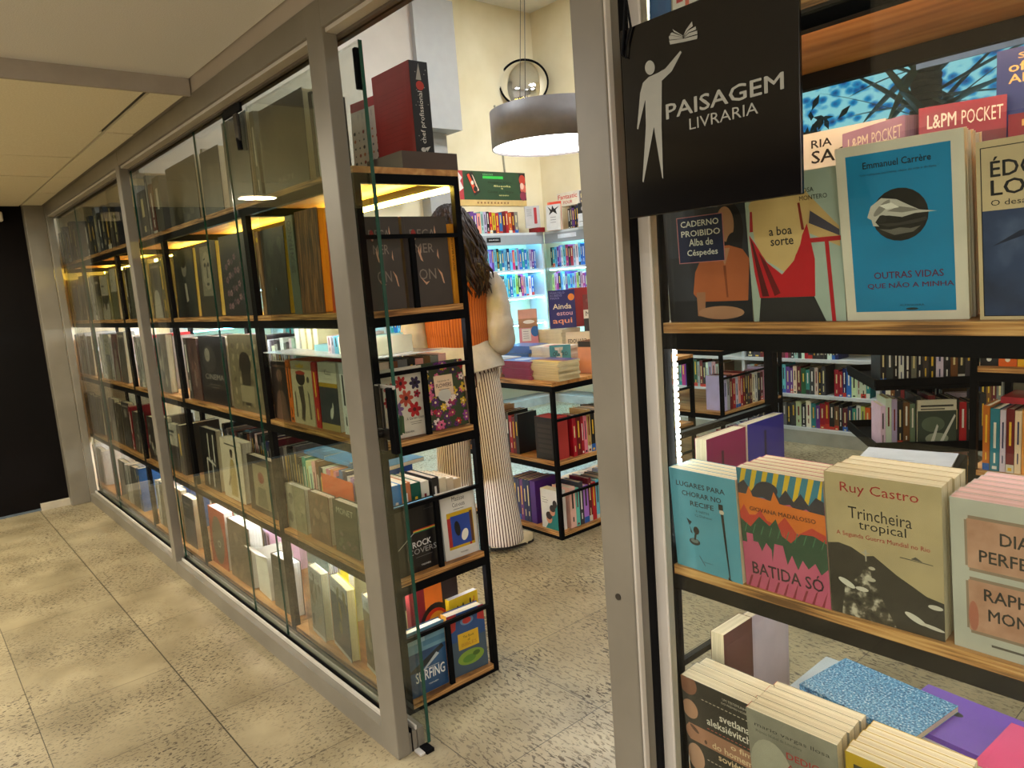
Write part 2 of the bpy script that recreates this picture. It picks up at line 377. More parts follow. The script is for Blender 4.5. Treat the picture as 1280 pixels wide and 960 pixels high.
# ---------------------------------------------------------------- setting: floor, ceilings, walls
def floor_mat():
    m, nt, b = new_mat('travertine_tiles'); N = nt.nodes; L = nt.links
    tc = N.new('ShaderNodeTexCoord'); sx = N.new('ShaderNodeSeparateXYZ'); L.new(tc.outputs['Object'], sx.inputs[0])
    def math_(op, a, b_=None, c=None):
        n = N.new('ShaderNodeMath'); n.operation = op
        for i, q in enumerate((a, b_, c)):
            if q is None: continue
            if isinstance(q, (int, float)): n.inputs[i].default_value = q
            else: L.new(q, n.inputs[i])
        return n.outputs[0]
    def grid(src, off, pitch):
        q = math_('DIVIDE', math_('SUBTRACT', src, off), pitch)
        fr = math_('FRACT', q); return math_('MINIMUM', fr, math_('SUBTRACT', 1.0, fr)), math_('FLOOR', q)
    gx, fx = grid(sx.outputs[0], -2.325, .4385); gy, fy = grid(sx.outputs[1], .6094, .4267)
    gmin = math_('MINIMUM', gx, gy); grout = math_('LESS_THAN', gmin, .0030)
    seam = math_('LESS_THAN', math_('ABSOLUTE', math_('SUBTRACT', sx.outputs[1], .6094)), .0022)
    # base tone
    cmb = N.new('ShaderNodeCombineXYZ'); L.new(fx, cmb.inputs[0]); L.new(fy, cmb.inputs[1])
    wn = N.new('ShaderNodeTexWhiteNoise'); L.new(cmb.outputs[0], wn.inputs['Vector'])
    n1 = N.new('ShaderNodeTexNoise'); n1.inputs['Scale'].default_value = 5; n1.inputs['Detail'].default_value = 5; L.new(tc.outputs['Object'], n1.inputs['Vector'])
    cr = N.new('ShaderNodeValToRGB'); e = cr.color_ramp.elements; e[0].position = .3; e[0].color = lin('85785c'); e[1].position = .72; e[1].color = lin('a99b7b'); L.new(n1.outputs['Fac'], cr.inputs[0])
    tone = N.new('ShaderNodeMapRange'); tone.inputs[3].default_value = .88; tone.inputs[4].default_value = 1.06; L.new(wn.outputs['Value'], tone.inputs[0])
    mx0 = N.new('ShaderNodeMix'); mx0.data_type = 'RGBA'; mx0.blend_type = 'MULTIPLY'; mx0.inputs[0].default_value = 1; L.new(cr.outputs[0], mx0.inputs[6]); L.new(tone.outputs[0], mx0.inputs[7])
    # pores: long along Y in the corridor, along X in the shop
    def pores(scale, lo, hi):
        mp = N.new('ShaderNodeMapping'); mp.inputs['Scale'].default_value = scale; L.new(tc.outputs['Object'], mp.inputs[0])
        n = N.new('ShaderNodeTexNoise'); n.inputs['Scale'].default_value = 1; n.inputs['Detail'].default_value = 4; n.inputs['Roughness'].default_value = .62; n.inputs['Distortion'].default_value = .5; L.new(mp.outputs[0], n.inputs['Vector'])
        r = N.new('ShaderNodeMapRange'); r.inputs[1].default_value = lo; r.inputs[2].default_value = hi; L.new(n.outputs['Fac'], r.inputs[0]); return r.outputs[0]
    pa = pores((130, 64, 1), .545, .59); pb = pores((40, 120, 1), .53, .575)
    msk = N.new('ShaderNodeTexNoise'); msk.inputs['Scale'].default_value = 3.2; msk.inputs['Detail'].default_value = 2; L.new(tc.outputs['Object'], msk.inputs['Vector'])
    mr = N.new('ShaderNodeMapRange'); mr.inputs[1].default_value = .34; mr.inputs[2].default_value = .58; L.new(msk.outputs['Fac'], mr.inputs[0])
    inside = math_('GREATER_THAN', sx.outputs[1], 1.03)
    por = math_('ADD', math_('MULTIPLY', math_('MULTIPLY', pa, mr.outputs[0]), math_('SUBTRACT', 1.0, inside)), math_('MULTIPLY', math_('MULTIPLY', pb, math_('MAXIMUM', mr.outputs[0], .55)), inside))
    mx1 = N.new('ShaderNodeMix'); mx1.data_type = 'RGBA'; L.new(math_('MULTIPLY', por, .93), mx1.inputs[0]); L.new(mx0.outputs[2], mx1.inputs[6]); mx1.inputs[7].default_value = lin('3b2f20')
    mx2 = N.new('ShaderNodeMix'); mx2.data_type = 'RGBA'; L.new(math_('MULTIPLY', math_('MAXIMUM', grout, seam), .85), mx2.inputs[0]); L.new(mx1.outputs[2], mx2.inputs[6]); mx2.inputs[7].default_value = lin('2a241c')
    L.new(mx2.outputs[2], b.inputs['Base Color'])
    rg = N.new('ShaderNodeMapRange'); rg.inputs[3].default_value = .30; rg.inputs[4].default_value = .7; L.new(por, rg.inputs[0]); L.new(rg.outputs[0], b.inputs['Roughness'])
    bp = N.new('ShaderNodeBump'); bp.inputs['Strength'].default_value = .25; bp.inputs['Distance'].default_value = .003; bp.invert = True
    L.new(math_('MAXIMUM', por, grout), bp.inputs['Height']); L.new(bp.outputs[0], b.inputs['Normal'])
    return m
mb = MB(); mb.box((-7, -3.2, -.06), (3.6, 9.0, 0), floor_mat()); struct(mb, 'floor')
PLASTER = ramp_mat('ceiling_paint', (260, 260, 260), [(.3, 'd8d8da'), (.7, 'e2e2e4')], .8, bump=.15)
def tile_ceiling():
    m, nt, b = new_mat('acoustic_tiles'); N = nt.nodes; L = nt.links
    tc = N.new('ShaderNodeTexCoord'); n = N.new('ShaderNodeTexNoise'); n.inputs['Scale'].default_value = 160; L.new(tc.outputs['Object'], n.inputs['Vector'])
    cr = N.new('ShaderNodeValToRGB'); e = cr.color_ramp.elements; e[0].position = .3; e[0].color = lin('e6dfc8'); e[1].position = .7; e[1].color = lin('f2ecd8'); L.new(n.outputs['Fac'], cr.inputs[0]); L.new(cr.outputs[0], b.inputs['Base Color']); b.inputs['Roughness'].default_value = .85
    return m
TILE = tile_ceiling()
mb = MB(); mb.box((-2.65, -3.2, 2.05), (3.6, .905, 2.12), PLASTER); struct(mb, 'ceiling')
# suspended tile ceiling of the corridor: a tile per cell with open joints
mb = MB(); mb.box((-5.75, -3.2, 2.012), (-2.66, .905, 2.12), col('1d1a16'))
yj = [-3.2, -2.6, -2.02, -1.42, -.82, -.22, .38 - .0, .783, .899]
yj = [-3.2, -2.62, -2.01, -1.40, -.79, -.18, .783 - .0, .899]
xj = [-5.74, -5.09, -4.50, -3.93, -3.345, -2.668]
for i in range(len(xj) - 1):
    for j in range(len(yj) - 1):
        dz = 0.002 if (i + j) % 3 else 0.0
        mb.box((xj[i] + .005, yj[j] + .005, 2.0 + dz), (xj[i + 1] - .005, yj[j + 1] - (.018 if j == 5 and i == 4 else .005), 2.012), TILE)
struct(mb, 'ceiling')
mb = MB(); mb.box((-2.662, -3.2, 1.994), (-2.645, .905, 2.06), col('a8a099', .7, .06)); struct(mb, 'trim_1')
CREAMW = ramp_mat('cream_plaster', (3, 3, 3), [(.3, 'e2d5b2'), (.7, 'efe4c6')], .75, bump=.02)
PINKW = ramp_mat('pale_plaster', (3, 3, 3), [(.3, 'aea59b'), (.7, 'b9b0a6')], .75)
mb = MB(); mb.box((-5.85, 1.47, 0), (-5.75, 5.6, 4.05), CREAMW); struct(mb, 'wall_left')
mb = MB(); mb.box((-6.60, .995, 0), (-6.50, 1.47, 4.05), CREAMW); mb.box((-6.60, 1.47, 0), (-5.85, 1.57, 4.05), CREAMW); mb.box((-6.60, .895, 0), (-5.85, .995, 4.05), CREAMW); struct(mb, 'wall_left_niche')
DARK = ramp_mat('dark_panel', (2, 2, 1.2), [(.35, '0d0b0b'), (.75, '140e0e')], .85)
DARK.node_tree.nodes['Principled BSDF'].inputs['Specular IOR Level'].default_value = .08
mb = MB(); mb.box((-5.85, -3.2, 0), (-5.75, .79, 2.1), DARK); struct(mb, 'wall_left_corridor')
mb = MB(); mb.box((-5.752, -3.2, 0), (-5.735, .79, .012), col('54606c', .4)); mb.box((-5.752, .62, .0), (-5.715, .79, .045), col('b4ab9a', .5)); struct(mb, 'baseboard_left')
mb = MB(); mb.box((-5.85, .79, 0), (-5.66, .905, 2.02), FRAME, bev=.004); struct(mb, 'wall_left_pillar')
mb = MB(); mb.box((-5.85, 5.45, 0), (-3.85, 5.55, 4.05), CREAMW); mb.box((-3.95, 5.05, 0), (-3.85, 5.45, 4.05), CREAMW); struct(mb, 'wall_back')
mb = MB(); mb.box((-3.85, 5.05, 0), (3.6, 5.15, 1.80), CREAMW); mb.box((-3.85, 5.05, 2.95), (3.6, 5.15, 4.05), CREAMW); struct(mb, 'wall_back')
mb = MB(); mb.box((3.5, -3.2, 0), (3.6, 5.15, 4.05), CREAMW); struct(mb, 'wall_right')
mb = MB(); mb.box((-5.85, -3.3, 0), (3.6, -3.2, 2.2), ramp_mat('corridor_opposite', (1, 1, 1), [(.3, '2a2522'), (.7, '3a332e')], .6)); struct(mb, 'wall_front')
mb = MB(); mb.box((-5.85, .91, 2.002), (3.6, .995, 4.05), PINKW); struct(mb, 'wall_over_glazing')
mb = MB(); mb.box((-6.60, .91, 3.95), (3.6, 5.55, 4.05), col('ddd8ce', .8, .04)); struct(mb, 'ceiling')
# boxed-in duct and pilaster on the left wall
GREYB = col('a09f9e', .6, .03)
mb = MB(); mb.box((-5.75, 3.80, 2.66), (-5.45, 4.23, 3.76), GREYB); struct(mb, 'wall_left_duct')
mb = MB(); mb.box((-5.75, 3.93, 0), (-5.62, 4.17, 2.66), GREYB); struct(mb, 'wall_left_pilaster')
mb = MB(); mb.box((-5.75, 1.47, 2.2), (-5.50, 3.80, 3.95), PINKW); struct(mb, 'wall_left_boxing')
# back window with its frame, the blue passage outside
mb = MB()
for x in (-3.85, -2.75, -1.35, .1, 1.6, 3.46): mb.box((x, 5.06, 1.8), (x + .04, 5.12, 2.95), col('4c5660', .4))
mb.box((-3.85, 5.06, 1.8), (3.5, 5.12, 1.835), col('4c5660', .4)); mb.box((-3.85, 5.06, 2.915), (3.5, 5.12, 2.95), col('4c5660', .4))
w4 = thing('window_4', None, None, (0, 0, 0)); w4['kind'] = 'structure'; mb.build('window_frame', w4)
mb = MB(); mb.box((-3.83, 5.085, 1.83), (3.48, 5.091, 2.92), GLASS); mb.build('glass_pane', w4)
def blue_front():
    m, nt, b = new_mat('lit_blue_shopfront'); N = nt.nodes; L = nt.links
    tc = N.new('ShaderNodeTexCoord'); mp = N.new('ShaderNodeMapping'); mp.inputs['Scale'].default_value = (2.2, 1, 3.2); L.new(tc.outputs['Object'], mp.inputs[0])
    v = N.new('ShaderNodeTexVoronoi'); v.distance = 'EUCLIDEAN'; v.inputs['Scale'].default_value = 3.4; L.new(mp.outputs[0], v.inputs['Vector'])
    n = N.new('ShaderNodeTexNoise'); n.inputs['Scale'].default_value = 2.2; n.inputs['Detail'].default_value = 5; L.new(mp.outputs[0], n.inputs['Vector'])
    mixv = N.new('ShaderNodeMath'); mixv.operation = 'MULTIPLY'; L.new(v.outputs['Distance'], mixv.inputs[0]); L.new(n.outputs['Fac'], mixv.inputs[1])
    cr = N.new('ShaderNodeValToRGB'); e = cr.color_ramp.elements; e[0].position = .04; e[0].color = lin('0a2a55'); e[1].position = .30; e[1].color = lin('9fe6ff')
    q = e.new(.10); q.color = lin('0f63b4'); q = e.new(.19); q.color = lin('1f9be0'); L.new(mixv.outputs[0], cr.inputs[0])
    b.inputs['Base Color'].default_value = lin('0a2a55'); L.new(cr.outputs[0], b.inputs['Emission Color']); b.inputs['Emission Strength'].default_value = 1.1
    return m
mb = MB(); mb.box((-6.5, 8.6, 0), (3.6, 8.7, 4.4), blue_front()); struct(mb, 'wall_outside')
mb = MB(); mb.box((-6.5, 5.6, 4.3), (3.6, 8.7, 4.4), col('20262e')); struct(mb, 'ceiling_outside')

# ---------------------------------------------------------------- glazing toward the corridor
def strips(mb, x0, x1, z, sgn):   # sill or head: ridged aluminium profile
    if sgn > 0:
        mb.box((x0, .905, z), (x1, .930, z + .066), FRAME); mb.box((x0, .930, z), (x1, .938, z + .078), FRAMEL, bev=.002)
        mb.box((x0, .938, z), (x1, .952, z + .058), FRAME); mb.box((x0, .952, z), (x1, .957, z + .070), BLACK); mb.box((x0, .969, z), (x1, .975, z + .072), FRAMEL, bev=.002); mb.box((x0, .957, z), (x1, .995, z + .060), FRAME)
    else:
        mb.box((x0, .905, 1.932), (x1, .945, 2.002), FRAME, bev=.003); mb.box((x0, .914, 1.922), (x1, .945, 1.932), FRAMEL); mb.box((x0, .945, 1.915), (x1, .957, 2.002), col('6b6156', .4, .1, .4)); mb.box((x0, .957, 1.940), (x1, .969, 2.002), BLACK); mb.box((x0, .969, 1.918), (x1, .985, 2.002), col('5a4c3c', .4, .1, .4)); mb.box((x0, .985, 1.928), (x1, .995, 2.002), BLACK)
def window(name, x0, x1, posts, panes, sill=True):
    w = thing(name, None, None); w['kind'] = 'structure'
    mb = MB()
    if sill: strips(mb, x0, x1, 0, 1)
    strips(mb, x0, x1, 2.0, -1)
    for a, b_ in posts:
        mb.box((a, .9045, 0), (b_, .945, 1.9995), FRAME, bev=.003)
    mb.build('window_frame', w)
    for a, b_ in panes:
        mb = MB(); mb.box((a, .9595, .062), (b_, .9665, 1.938), GLASS); mb.box((b_ + .0002, .9595, .062), (b_ + .0022, .9665, 1.938), GLASS_EDGE); mb.build('glass_pane', w)
    return w
e1 = at(239, 147, 1, .963).x; e2 = at(278.5, 143, 1, .963).x
w1 = window('window_1', -5.66, -3.70, [(-5.66, -5.625), (-3.76, -3.70)], [(-5.63, -5.05), (-5.045, -3.74)])
w2 = window('window_2', -3.70, -1.69, [(-1.769, -1.685)], [(-3.71, e1), (e1 + .004, e2), (e2 + .004, -1.75)])
mb = MB(); hx = at(292, 128, 1, .95).x
mb.box((hx - .10, .9462, 1.885), (hx + .05, .956, 1.912), BLACK, bev=.003); mb.box((hx - .018, .9462, 1.80), (hx + .02, .957, 1.888), col('2a2622', .35, .1, .5), bev=.006); mb.tube([(hx, .952, 1.81), (hx + .004, .952, 1.775)], .009, BLACK)
mb.build('roller_bracket', w2)
w3 = thing('window_3', None, None); w3['kind'] = 'structure'
mb = MB(); strips(mb, -.795, 1.3, 0, 1); strips(mb, -.795, 1.3, 2.0, -1)
mb.box((-.863, .905, 0), (-.795, .945, 2.002), FRAME, bev=.003); mb.box((-.797, .909, .0), (-.7915, .922, 1.93), FRAMEL, bev=.002)
mb.box((-.8145, .945, 0), (-.800, .972, 1.94), BLACK); mb.box((-.818, .972, .06), (-.776, .992, 1.93), FRAMEL, bev=.003); mb.box((-.809, .9695, .06), (-.800, .973, 1.93), col('ddd8d0', .2, .05, .6)); mb.box((1.26, .905, 0), (1.33, .992, 2.0), FRAME)
mb.tube([(-.83, .9045, .735), (-.83, .903, .735)], .006, col('2a2520'), n=10)
mb.build('window_frame', w3)
mb = MB(); mb.box((-.776, .9745, .062), (1.26, .9805, 1.938), GLASS); mb.build('glass_pane', w3)
# added glowing panel for fill light, across the corridor, behind the viewer
w5 = thing('added_glow_panel', None, None); w5['kind'] = 'structure'
mb = MB()
for x in (-.15, 1.48, 3.1): mb.box((x, -3.2, .30), (x + .05, -3.15, 2.0), FRAME)
for z in (.30, 1.95): mb.box((-.15, -3.2, z), (3.15, -3.15, z + .05), FRAME)
mb.build('window_frame', w5); mb = MB(); mb.box((-.10, -3.198, .35), (3.10, -3.19, 1.95), emit('fff2e0', .7)); mb.build('fill_glow_pane', w5)
# head over the doorway
mb = MB(); strips(mb, -1.69, -.795, 2.0, -1); struct(mb, 'door_2')
# frameless sliding glass door, parked open behind the pane, with its lock
d1 = thing('door_1', None, None); d1['kind'] = 'structure'
mb = MB(); mb.box((-2.42, .9965, .012), (-1.678, 1.0065, 1.915), GLASS); mb.box((-1.6779, .9965, .012), (-1.6755, 1.0065, 1.915), GLASS_EDGE); mb.build('glass_panel', d1)
STEEL = col('4b4744', .3, .1, .8)
mb = MB(); mb.box((-1.752, .984, .86), (-1.726, .996, 1.045), STEEL, bev=.003); mb.box((-1.690, .980, .86), (-1.664, .996, 1.04), BLACK, bev=.003); mb.box((-1.752, .982, .895), (-1.67, .994, .925), STEEL, bev=.003); mb.tube([(-1.74, .990, .91), (-1.74, .972, .91)], .012, STEEL, n=12); mb.box((-1.752, .988, 1.035), (-1.66, .996, 1.045), FRAMEL, bev=.002); mb.build('door_lock', d1)
mb = MB(); mb.box((-1.70, .99, 1.80), (-1.685, 1.012, 1.90), BLACK, bev=.003); mb.build('door_clamp', d1)
mb = MB(); mb.box((-1.685, .955, 0), (-1.652, .972, .008), FRAMEL, bev=.002); mb.box((-1.685, .974, 0), (-1.648, .999, .010), BLACK); struct(mb, 'trim_and_shade_strip')  # black strip stands for the dark shade beside the white sliver

# corridor downlights, with the added outer rows
for k, (x, y, z, p, c) in enumerate(CORRIDOR_LIGHTS):
    o = thing('ceiling_light', None, 'ceiling light', (x, y, z)); o['kind'] = 'structure'; del o['category']
    top = .0145
    mb = MB(); mb.lathe([(.075, top), (.105, top), (.105, .004), (.085, -.004), (.080, .003), (.080, top)], col('d8d2c6')); mb.build('ring', o, True)
    mb = MB(); mb.lathe([(.0001, .004), (.08, .004)], emit('ffe2b0' if k < 2 else 'fff0dc', 6)); mb.build('diffuser', o)
for x, y, p in SHOP_LIGHTS:
    o = thing('ceiling_light', None, None, (x, y, 3.95)); o['kind'] = 'structure'
    mb = MB(); mb.box((-.33, -.33, -.015), (.33, .33, .0), col('e8e6e0')); mb.build('housing', o)
    mb = MB(); mb.box((-.30, -.30, -.017), (.30, .30, -.0155), emit('f2f8ff', 3)); mb.build('diffuser', o)
mb = MB(); mb.box((-5.75, .56, 1.905), (-5.70, .68, 1.965), col('c9bfae', .5), bev=.008); mb.tube([(-5.70, .60, 1.93), (-5.695, .60, 1.93)], .012, BLACK, n=12); mb.tube([(-5.74, .66, 1.96), (-5.745, .66, 2.0)], .006, BLACK)
tag(mb.build('motion_sensor'), 'small cream sensor box fixed high on the dark corridor end wall', 'sensor')

# ---------------------------------------------------------------- bookcases
def bookcase(label, x0, x1, y0, y1, levels, leds=(), group=None, name='bookcase', cat='bookcase', cross=(), front_led=False, wood=WOOD):
    """black square-tube frame with plywood boards; levels are the heights of the boards' upper faces"""
    t = .020; root = thing(name, label, cat, (x0, y0, 0), group=group); W = x1 - x0; D = y1 - y0; top = max(levels)
    mb = MB()
    for px in (0, W - t):
        for py in (0, D - t): mb.box((px, py, 0), (px + t, py + t, top - .018), BLACK)
    for z in levels:
        zt = z - .0182; zb = zt - .028
        mb.box((t, 0, zb), (W - t, t, zt), BLACK); mb.box((t, D - t, zb), (W - t, D, zt), BLACK)
        mb.box((0, t, zb), (t, D - t, zt), BLACK); mb.box((W - t, t, zb), (W, D - t, zt), BLACK)
    mb.build('frame', root)
    for z in levels:
        last = z == top
        a = (0, 0) if last else (t + .001, .001); b_ = (W, D) if last else (W - t - .001, D - t - .001)
        mb = MB(); mb.box((a[0], a[1], z - .018), (b_[0], b_[1], z), wood)
        mb.box((a[0], a[1] - .0006, z - .0178), (b_[0], a[1], z - .0002), WOODX)
        if not last:
            for px in (.001, W - t + .0): mb.box((px, t + .001, z - .018), (px + t - .001, D - t - .001, z), WOODX)
        mb.build('shelf', root)
    for z, h, s in leds:
        mb = MB()
        if h == WHT or front_led: mb.box((t, t + .0008, z - .040), (W - t, t + .005, z - .024), emit(h, s, 'led'))
        else: mb.box((t, D - .040, z - .062), (W - t, D - .022, z - .048), emit(h, s, 'led'))
        mb.build('led_strip', root)
    for px, sides in cross:
        for z, zn in zip(levels[:-1], levels[1:]):
            zm = z + (zn - z) * .52; mb = MB()
            mb.box((px, t, zm - .006), (px + .012, D - t, zm + .006), BLACK)
            if sides: mb.box((px, D * .46, z), (px + .012, D * .46 + .016, zm - .0055), BLACK)
            mb.build('end_rail', root)
    return root
LV = [.030, .425, .85, 1.236, 1.640]
YEL, WHT, WHB = 'ffdc58', 'eef6ff', 'eef6fe'
bookcase('black framed bookcase beside the open doorway, its end facing the shop floor', -2.668, -1.845, 1.04, 1.40, LV, [(1.640, YEL, 80), (1.236, WHT, 70), (.85, WHT, 30), (.425, WHT, 120)], 'bookcases behind the long glass front', cross=[(.823 - .012, True)])
bookcase('black framed bookcase second from the open doorway behind the glass front', -3.690, -2.668, 1.04, 1.40, LV, [(1.640, YEL, 70), (1.236, WHT, 70), (.425, WHT, 120)], 'bookcases behind the long glass front')
bookcase('black framed bookcase third from the doorway, behind the slim middle window post', -4.600, -3.690, 1.04, 1.40, LV, [(1.640, YEL, 70), (1.236, WHB, 110), (.425, WHT, 120)], 'bookcases behind the long glass front')
bookcase('black framed bookcase fourth from the doorway behind the far glass pane', -5.520, -4.600, 1.04, 1.40, LV, [(1.640, YEL, 80), (1.236, WHB, 130), (.425, WHB, 110)], 'bookcases behind the long glass front')
bookcase('black framed bookcase in the niche beyond the glass front corner', -6.440, -5.520, 1.04, 1.40, LV, [(1.640, YEL, 80), (1.236, WHB, 130), (.425, WHB, 110)], 'bookcases behind the long glass front')
LR = [.030, .320, .757, 1.203, 1.660]
bookcase('black framed bookcase of face-out paperbacks behind the window with the hanging sign', -.832, .42, 1.04, 1.42, LR, [(1.660, 'ffd0a0', 55), (1.203, WHT, 36), (.757, WHT, 34)], cross=[(.003, False)], front_led=True)
# string of bright diodes inside the left post
mb = MB(); mb.box((-.8118, 1.062, .785), (-.8105, 1.072, 1.165), col('e8e8e8'))
for i in range(34): mb.box((-.8105, 1.063, .790 + i * .0111), (-.8072, 1.071, .7952 + i * .0111), emit('f4f8ff', 26, 'led'))
tag(mb.build('led_strip'), 'bright white strip of diodes running up inside the bookcase post beside the window', 'light strip')

# wall shelves of the shop: white boards against the walls
SHELFW = col('cfd3d6', .45, .04)
def wall_shelf(label, name, along, p0, p1, front, back, zs, led=None, uprights=(), fascia=None, plinth=0):
    root = thing(name, label, 'bookshelf', (0, 0, 0))
    def bx(mb, a0, a1, q0, q1, z0, z1, m):
        if along == 'y': mb.box((min(q0, q1), a0, z0), (max(q0, q1), a1, z1), m)
        else: mb.box((a0, min(q0, q1), z0), (a1, max(q0, q1), z1), m)
    for z in zs:
        mb = MB(); bx(mb, p0, p1, front, back, z - .022, z, SHELFW); mb.build('shelf', root)
    for u in uprights: mb = MB(); bx(mb, u, u + .022, front + (.006 if back > front else -.006), back, plinth, max(zs) - .022, SHELFW); mb.build('upright', root)
    if fascia: mb = MB(); bx(mb, p0, p1, front, front + (.02 if back > front else -.02), fascia[0], fascia[1], col('9fa3a8', .5, .04)); mb.build('fascia', root)
    if plinth: mb = MB(); bx(mb, p0, p1, front, back, 0, plinth - .022, ramp_mat('concrete', (8, 8, 8), [(.35, '8f8f88'), (.65, 'a5a49b')], .7)); mb.build('plinth', root)
    if led:
        d = 1 if back > front else -1
        for z in zs[1:]:
            if z in led[2]: mb = MB(); bx(mb, p0 + .02, p1 - .02, front + d * .025, front + d * .04, z - .031, z - .0222, emit(led[0], led[1], 'led')); mb.build('led_strip', root)
    return root
ZW = [.33, .60, .86, 1.121, 1.383, 1.741]
wall_shelf('pale wall bookshelf with cyan lighting along the cream side wall', 'wall_bookshelf', 'y', 1.59, 5.19, -5.50, -5.745, ZW, ('7fdcff', 55, (.86, 1.121, 1.383, 1.741)), (1.59, 2.35, 3.25, 4.2, 5.165), (1.625, 1.719), 0.10)
wall_shelf('pale wall bookshelf with cyan lighting across the far corner of the shop', 'wall_bookshelf', 'x', -5.495, -3.955, 5.20, 5.445, ZW, ('7fdcff', 55, (.86, 1.121, 1.383, 1.741)), (-4.7, -3.98), (1.625, 1.719), 0.10)
ZB = [.115, .350, .600, .85, 1.10, 1.40, 1.78]
wall_shelf('long low white bookshelf under the blue back window', 'wall_bookshelf', 'x', -3.84, 2.5, 4.776, 5.045, ZB, None, (-3.84, -3.02, -2.05, -1.1, 0, 1.2, 2.4), None, 0.115)
for nm, lb, p, f in (('shelf_sign', 'black label strip fixed to the grey shelf board along the side wall', (-5.4992, 4.45, 1.655, 4.62, 1.70), 'x'), ('shelf_sign', 'white label strip fixed to the grey shelf board across the far corner', (-5.30, 5.1992, 1.66, -5.05, 1.70), 'y')):
    mb = MB()
    if f == 'x':
        mb.box((p[0] - .0005, p[1], p[2]), (p[0] + .002, p[3], p[4]), '17171a'); art(mb, [('t', 'NÃO-FICÇÃO', .14, .32, .86, .68, 'f0f0f0', True)], lambda u, v, d: Vector((p[0] + .002 + d, p[1] + u * (p[3] - p[1]), p[2] + v * (p[4] - p[2]))))
    else: mb.box((p[0], p[1] - .002, p[2]), (p[3], p[1] + .0005, p[4]), 'dfe3ea')
    tag(mb.build(nm), lb, 'label')

# ---------------------------------------------------------------- hanging sign
SY = .8775
def sp(cx, cy): return at(760 + cx / 3.427, cy / 3.429, 1, SY)
sign = thing('hanging_sign', 'black square acrylic shop sign with grey figure and lettering hanging by a cord', 'sign', (-.6, SY, 1.376))
def rel(p, o): return Vector(p) - o.location
a_, b_ = sp(58, 938), sp(826, 0); x0, x1, z0 = -.739, -.4635, 1.3765; z1 = 1.645
mb = MB(); mb.box((x0 + .6, .0005, 0), (x1 + .6, .0065, z1 - 1.376), ramp_mat('black_acrylic', (4, 4, 4), [(.3, '070607'), (.7, '0c0a0b')], .12), bev=.0012); mb.build('panel', sign)
LOGO = col('8b8a80', .45, .06)
mb = MB(); d = [0.0]
def spoly(pts):
    P = [sp(*p) for p in pts]; fl = [Vector((p.x, p.z, 0)) for p in P]; d[0] += .00005
    mb.tris([(p.x + .6, -.0002 - d[0], p.z - 1.376) for p in P], geometry.tessellate_polygon([fl]), LOGO)
spoly([(310, 218), (316, 224), (274, 305), (231, 346), (230, 540), (237, 766), (233, 763), (197, 545), (153, 782), (148, 778), (163, 540), (160, 428), (130, 555), (125, 552), (138, 400), (150, 355), (175, 330), (215, 312), (245, 295)])
spoly([(180 + 21 * math.cos(i * PI / 12), 290 + 31 * math.sin(i * PI / 12)) for i in range(24)])
for pl in ([(262, 174), (267, 191), (322, 181), (382, 167), (385, 150), (325, 166)], [(261, 158), (266, 151), (318, 161), (322, 165), (264, 171)], [(267, 145), (275, 139), (318, 156), (322, 160), (268, 150)], [(276, 124), (320, 152), (322, 156), (284, 137)],
           [(326, 163), (346, 143), (383, 131), (384, 146)], [(325, 160), (341, 134), (377, 113), (379, 127), (346, 140)], [(324, 156), (335, 128), (361, 92), (364, 112), (341, 131)]): spoly(pl)
def stext(s, cl, cr, top_c, bold):
    p, q, t_ = sp(*cl), sp(*cr), sp(*top_c); zb = (p.z + q.z) / 2; h = t_.z - sp(top_c[0], cr[1]).z
    art(mb, [('t', s, p.x, zb, q.x, zb + h, LOGO, bold)], lambda u, v, dd: Vector((u + .6, -.0003 - dd, v - 1.376)))
stext('PAISAGEM', (250, 511), (755, 385), (750, 308), True)
stext('LIVRARIA', (350, 554), (644, 489), (641, 437), False)
mb.build('lettering', sign)
c0 = sp(75, 118); mb = MB()
mb.tube([(c0.x + .6, -.004, 1.99 - 1.376), (c0.x + .605, -.003, .31), (c0.x + .598, -.002, .265), (c0.x + .592, -.0022, .235), (c0.x + .60, -.0028, .228), (c0.x + .604, -.003, .25), (c0.x + .612, -.003, .268), (c0.x + .606, -.003, .31)], .0018, BLACK, n=6)
mb.build('cord', sign); mb = MB(); c2 = x1 - .03; mb.tube([(c2 + .6, -.004, 1.99 - 1.376), (c2 + .6, -.003, .25)], .0018, BLACK, n=6)
mb.build('cord', sign)

# ---------------------------------------------------------------- face-out paperbacks of the right-hand bookcase
def bl(x, y, z, w, yaw): return (x + math.cos(R(yaw)) * w / 2, y + math.sin(R(yaw)) * w / 2, z)
def stack_copies(root, n, t, word, yaw, jit=.004, seed=3, pages=None):
    r = random.Random(seed); base = Vector(root.location); nrm = Vector((-math.sin(R(yaw)), math.cos(R(yaw)), 0))
    for k in range(1, n + 1):
        lf = nrm * (t + .0012) * k + Vector((math.cos(R(yaw)), math.sin(R(yaw)), 0)) * r.uniform(-jit, jit)
        dup(root, base + lf, label=f'copy of the {word}, {nth(k)} behind the front one', group=f'copies behind the {word}')
Z1, Z2, Z3 = 1.2033, .7573, .3203
INK = '17171b'
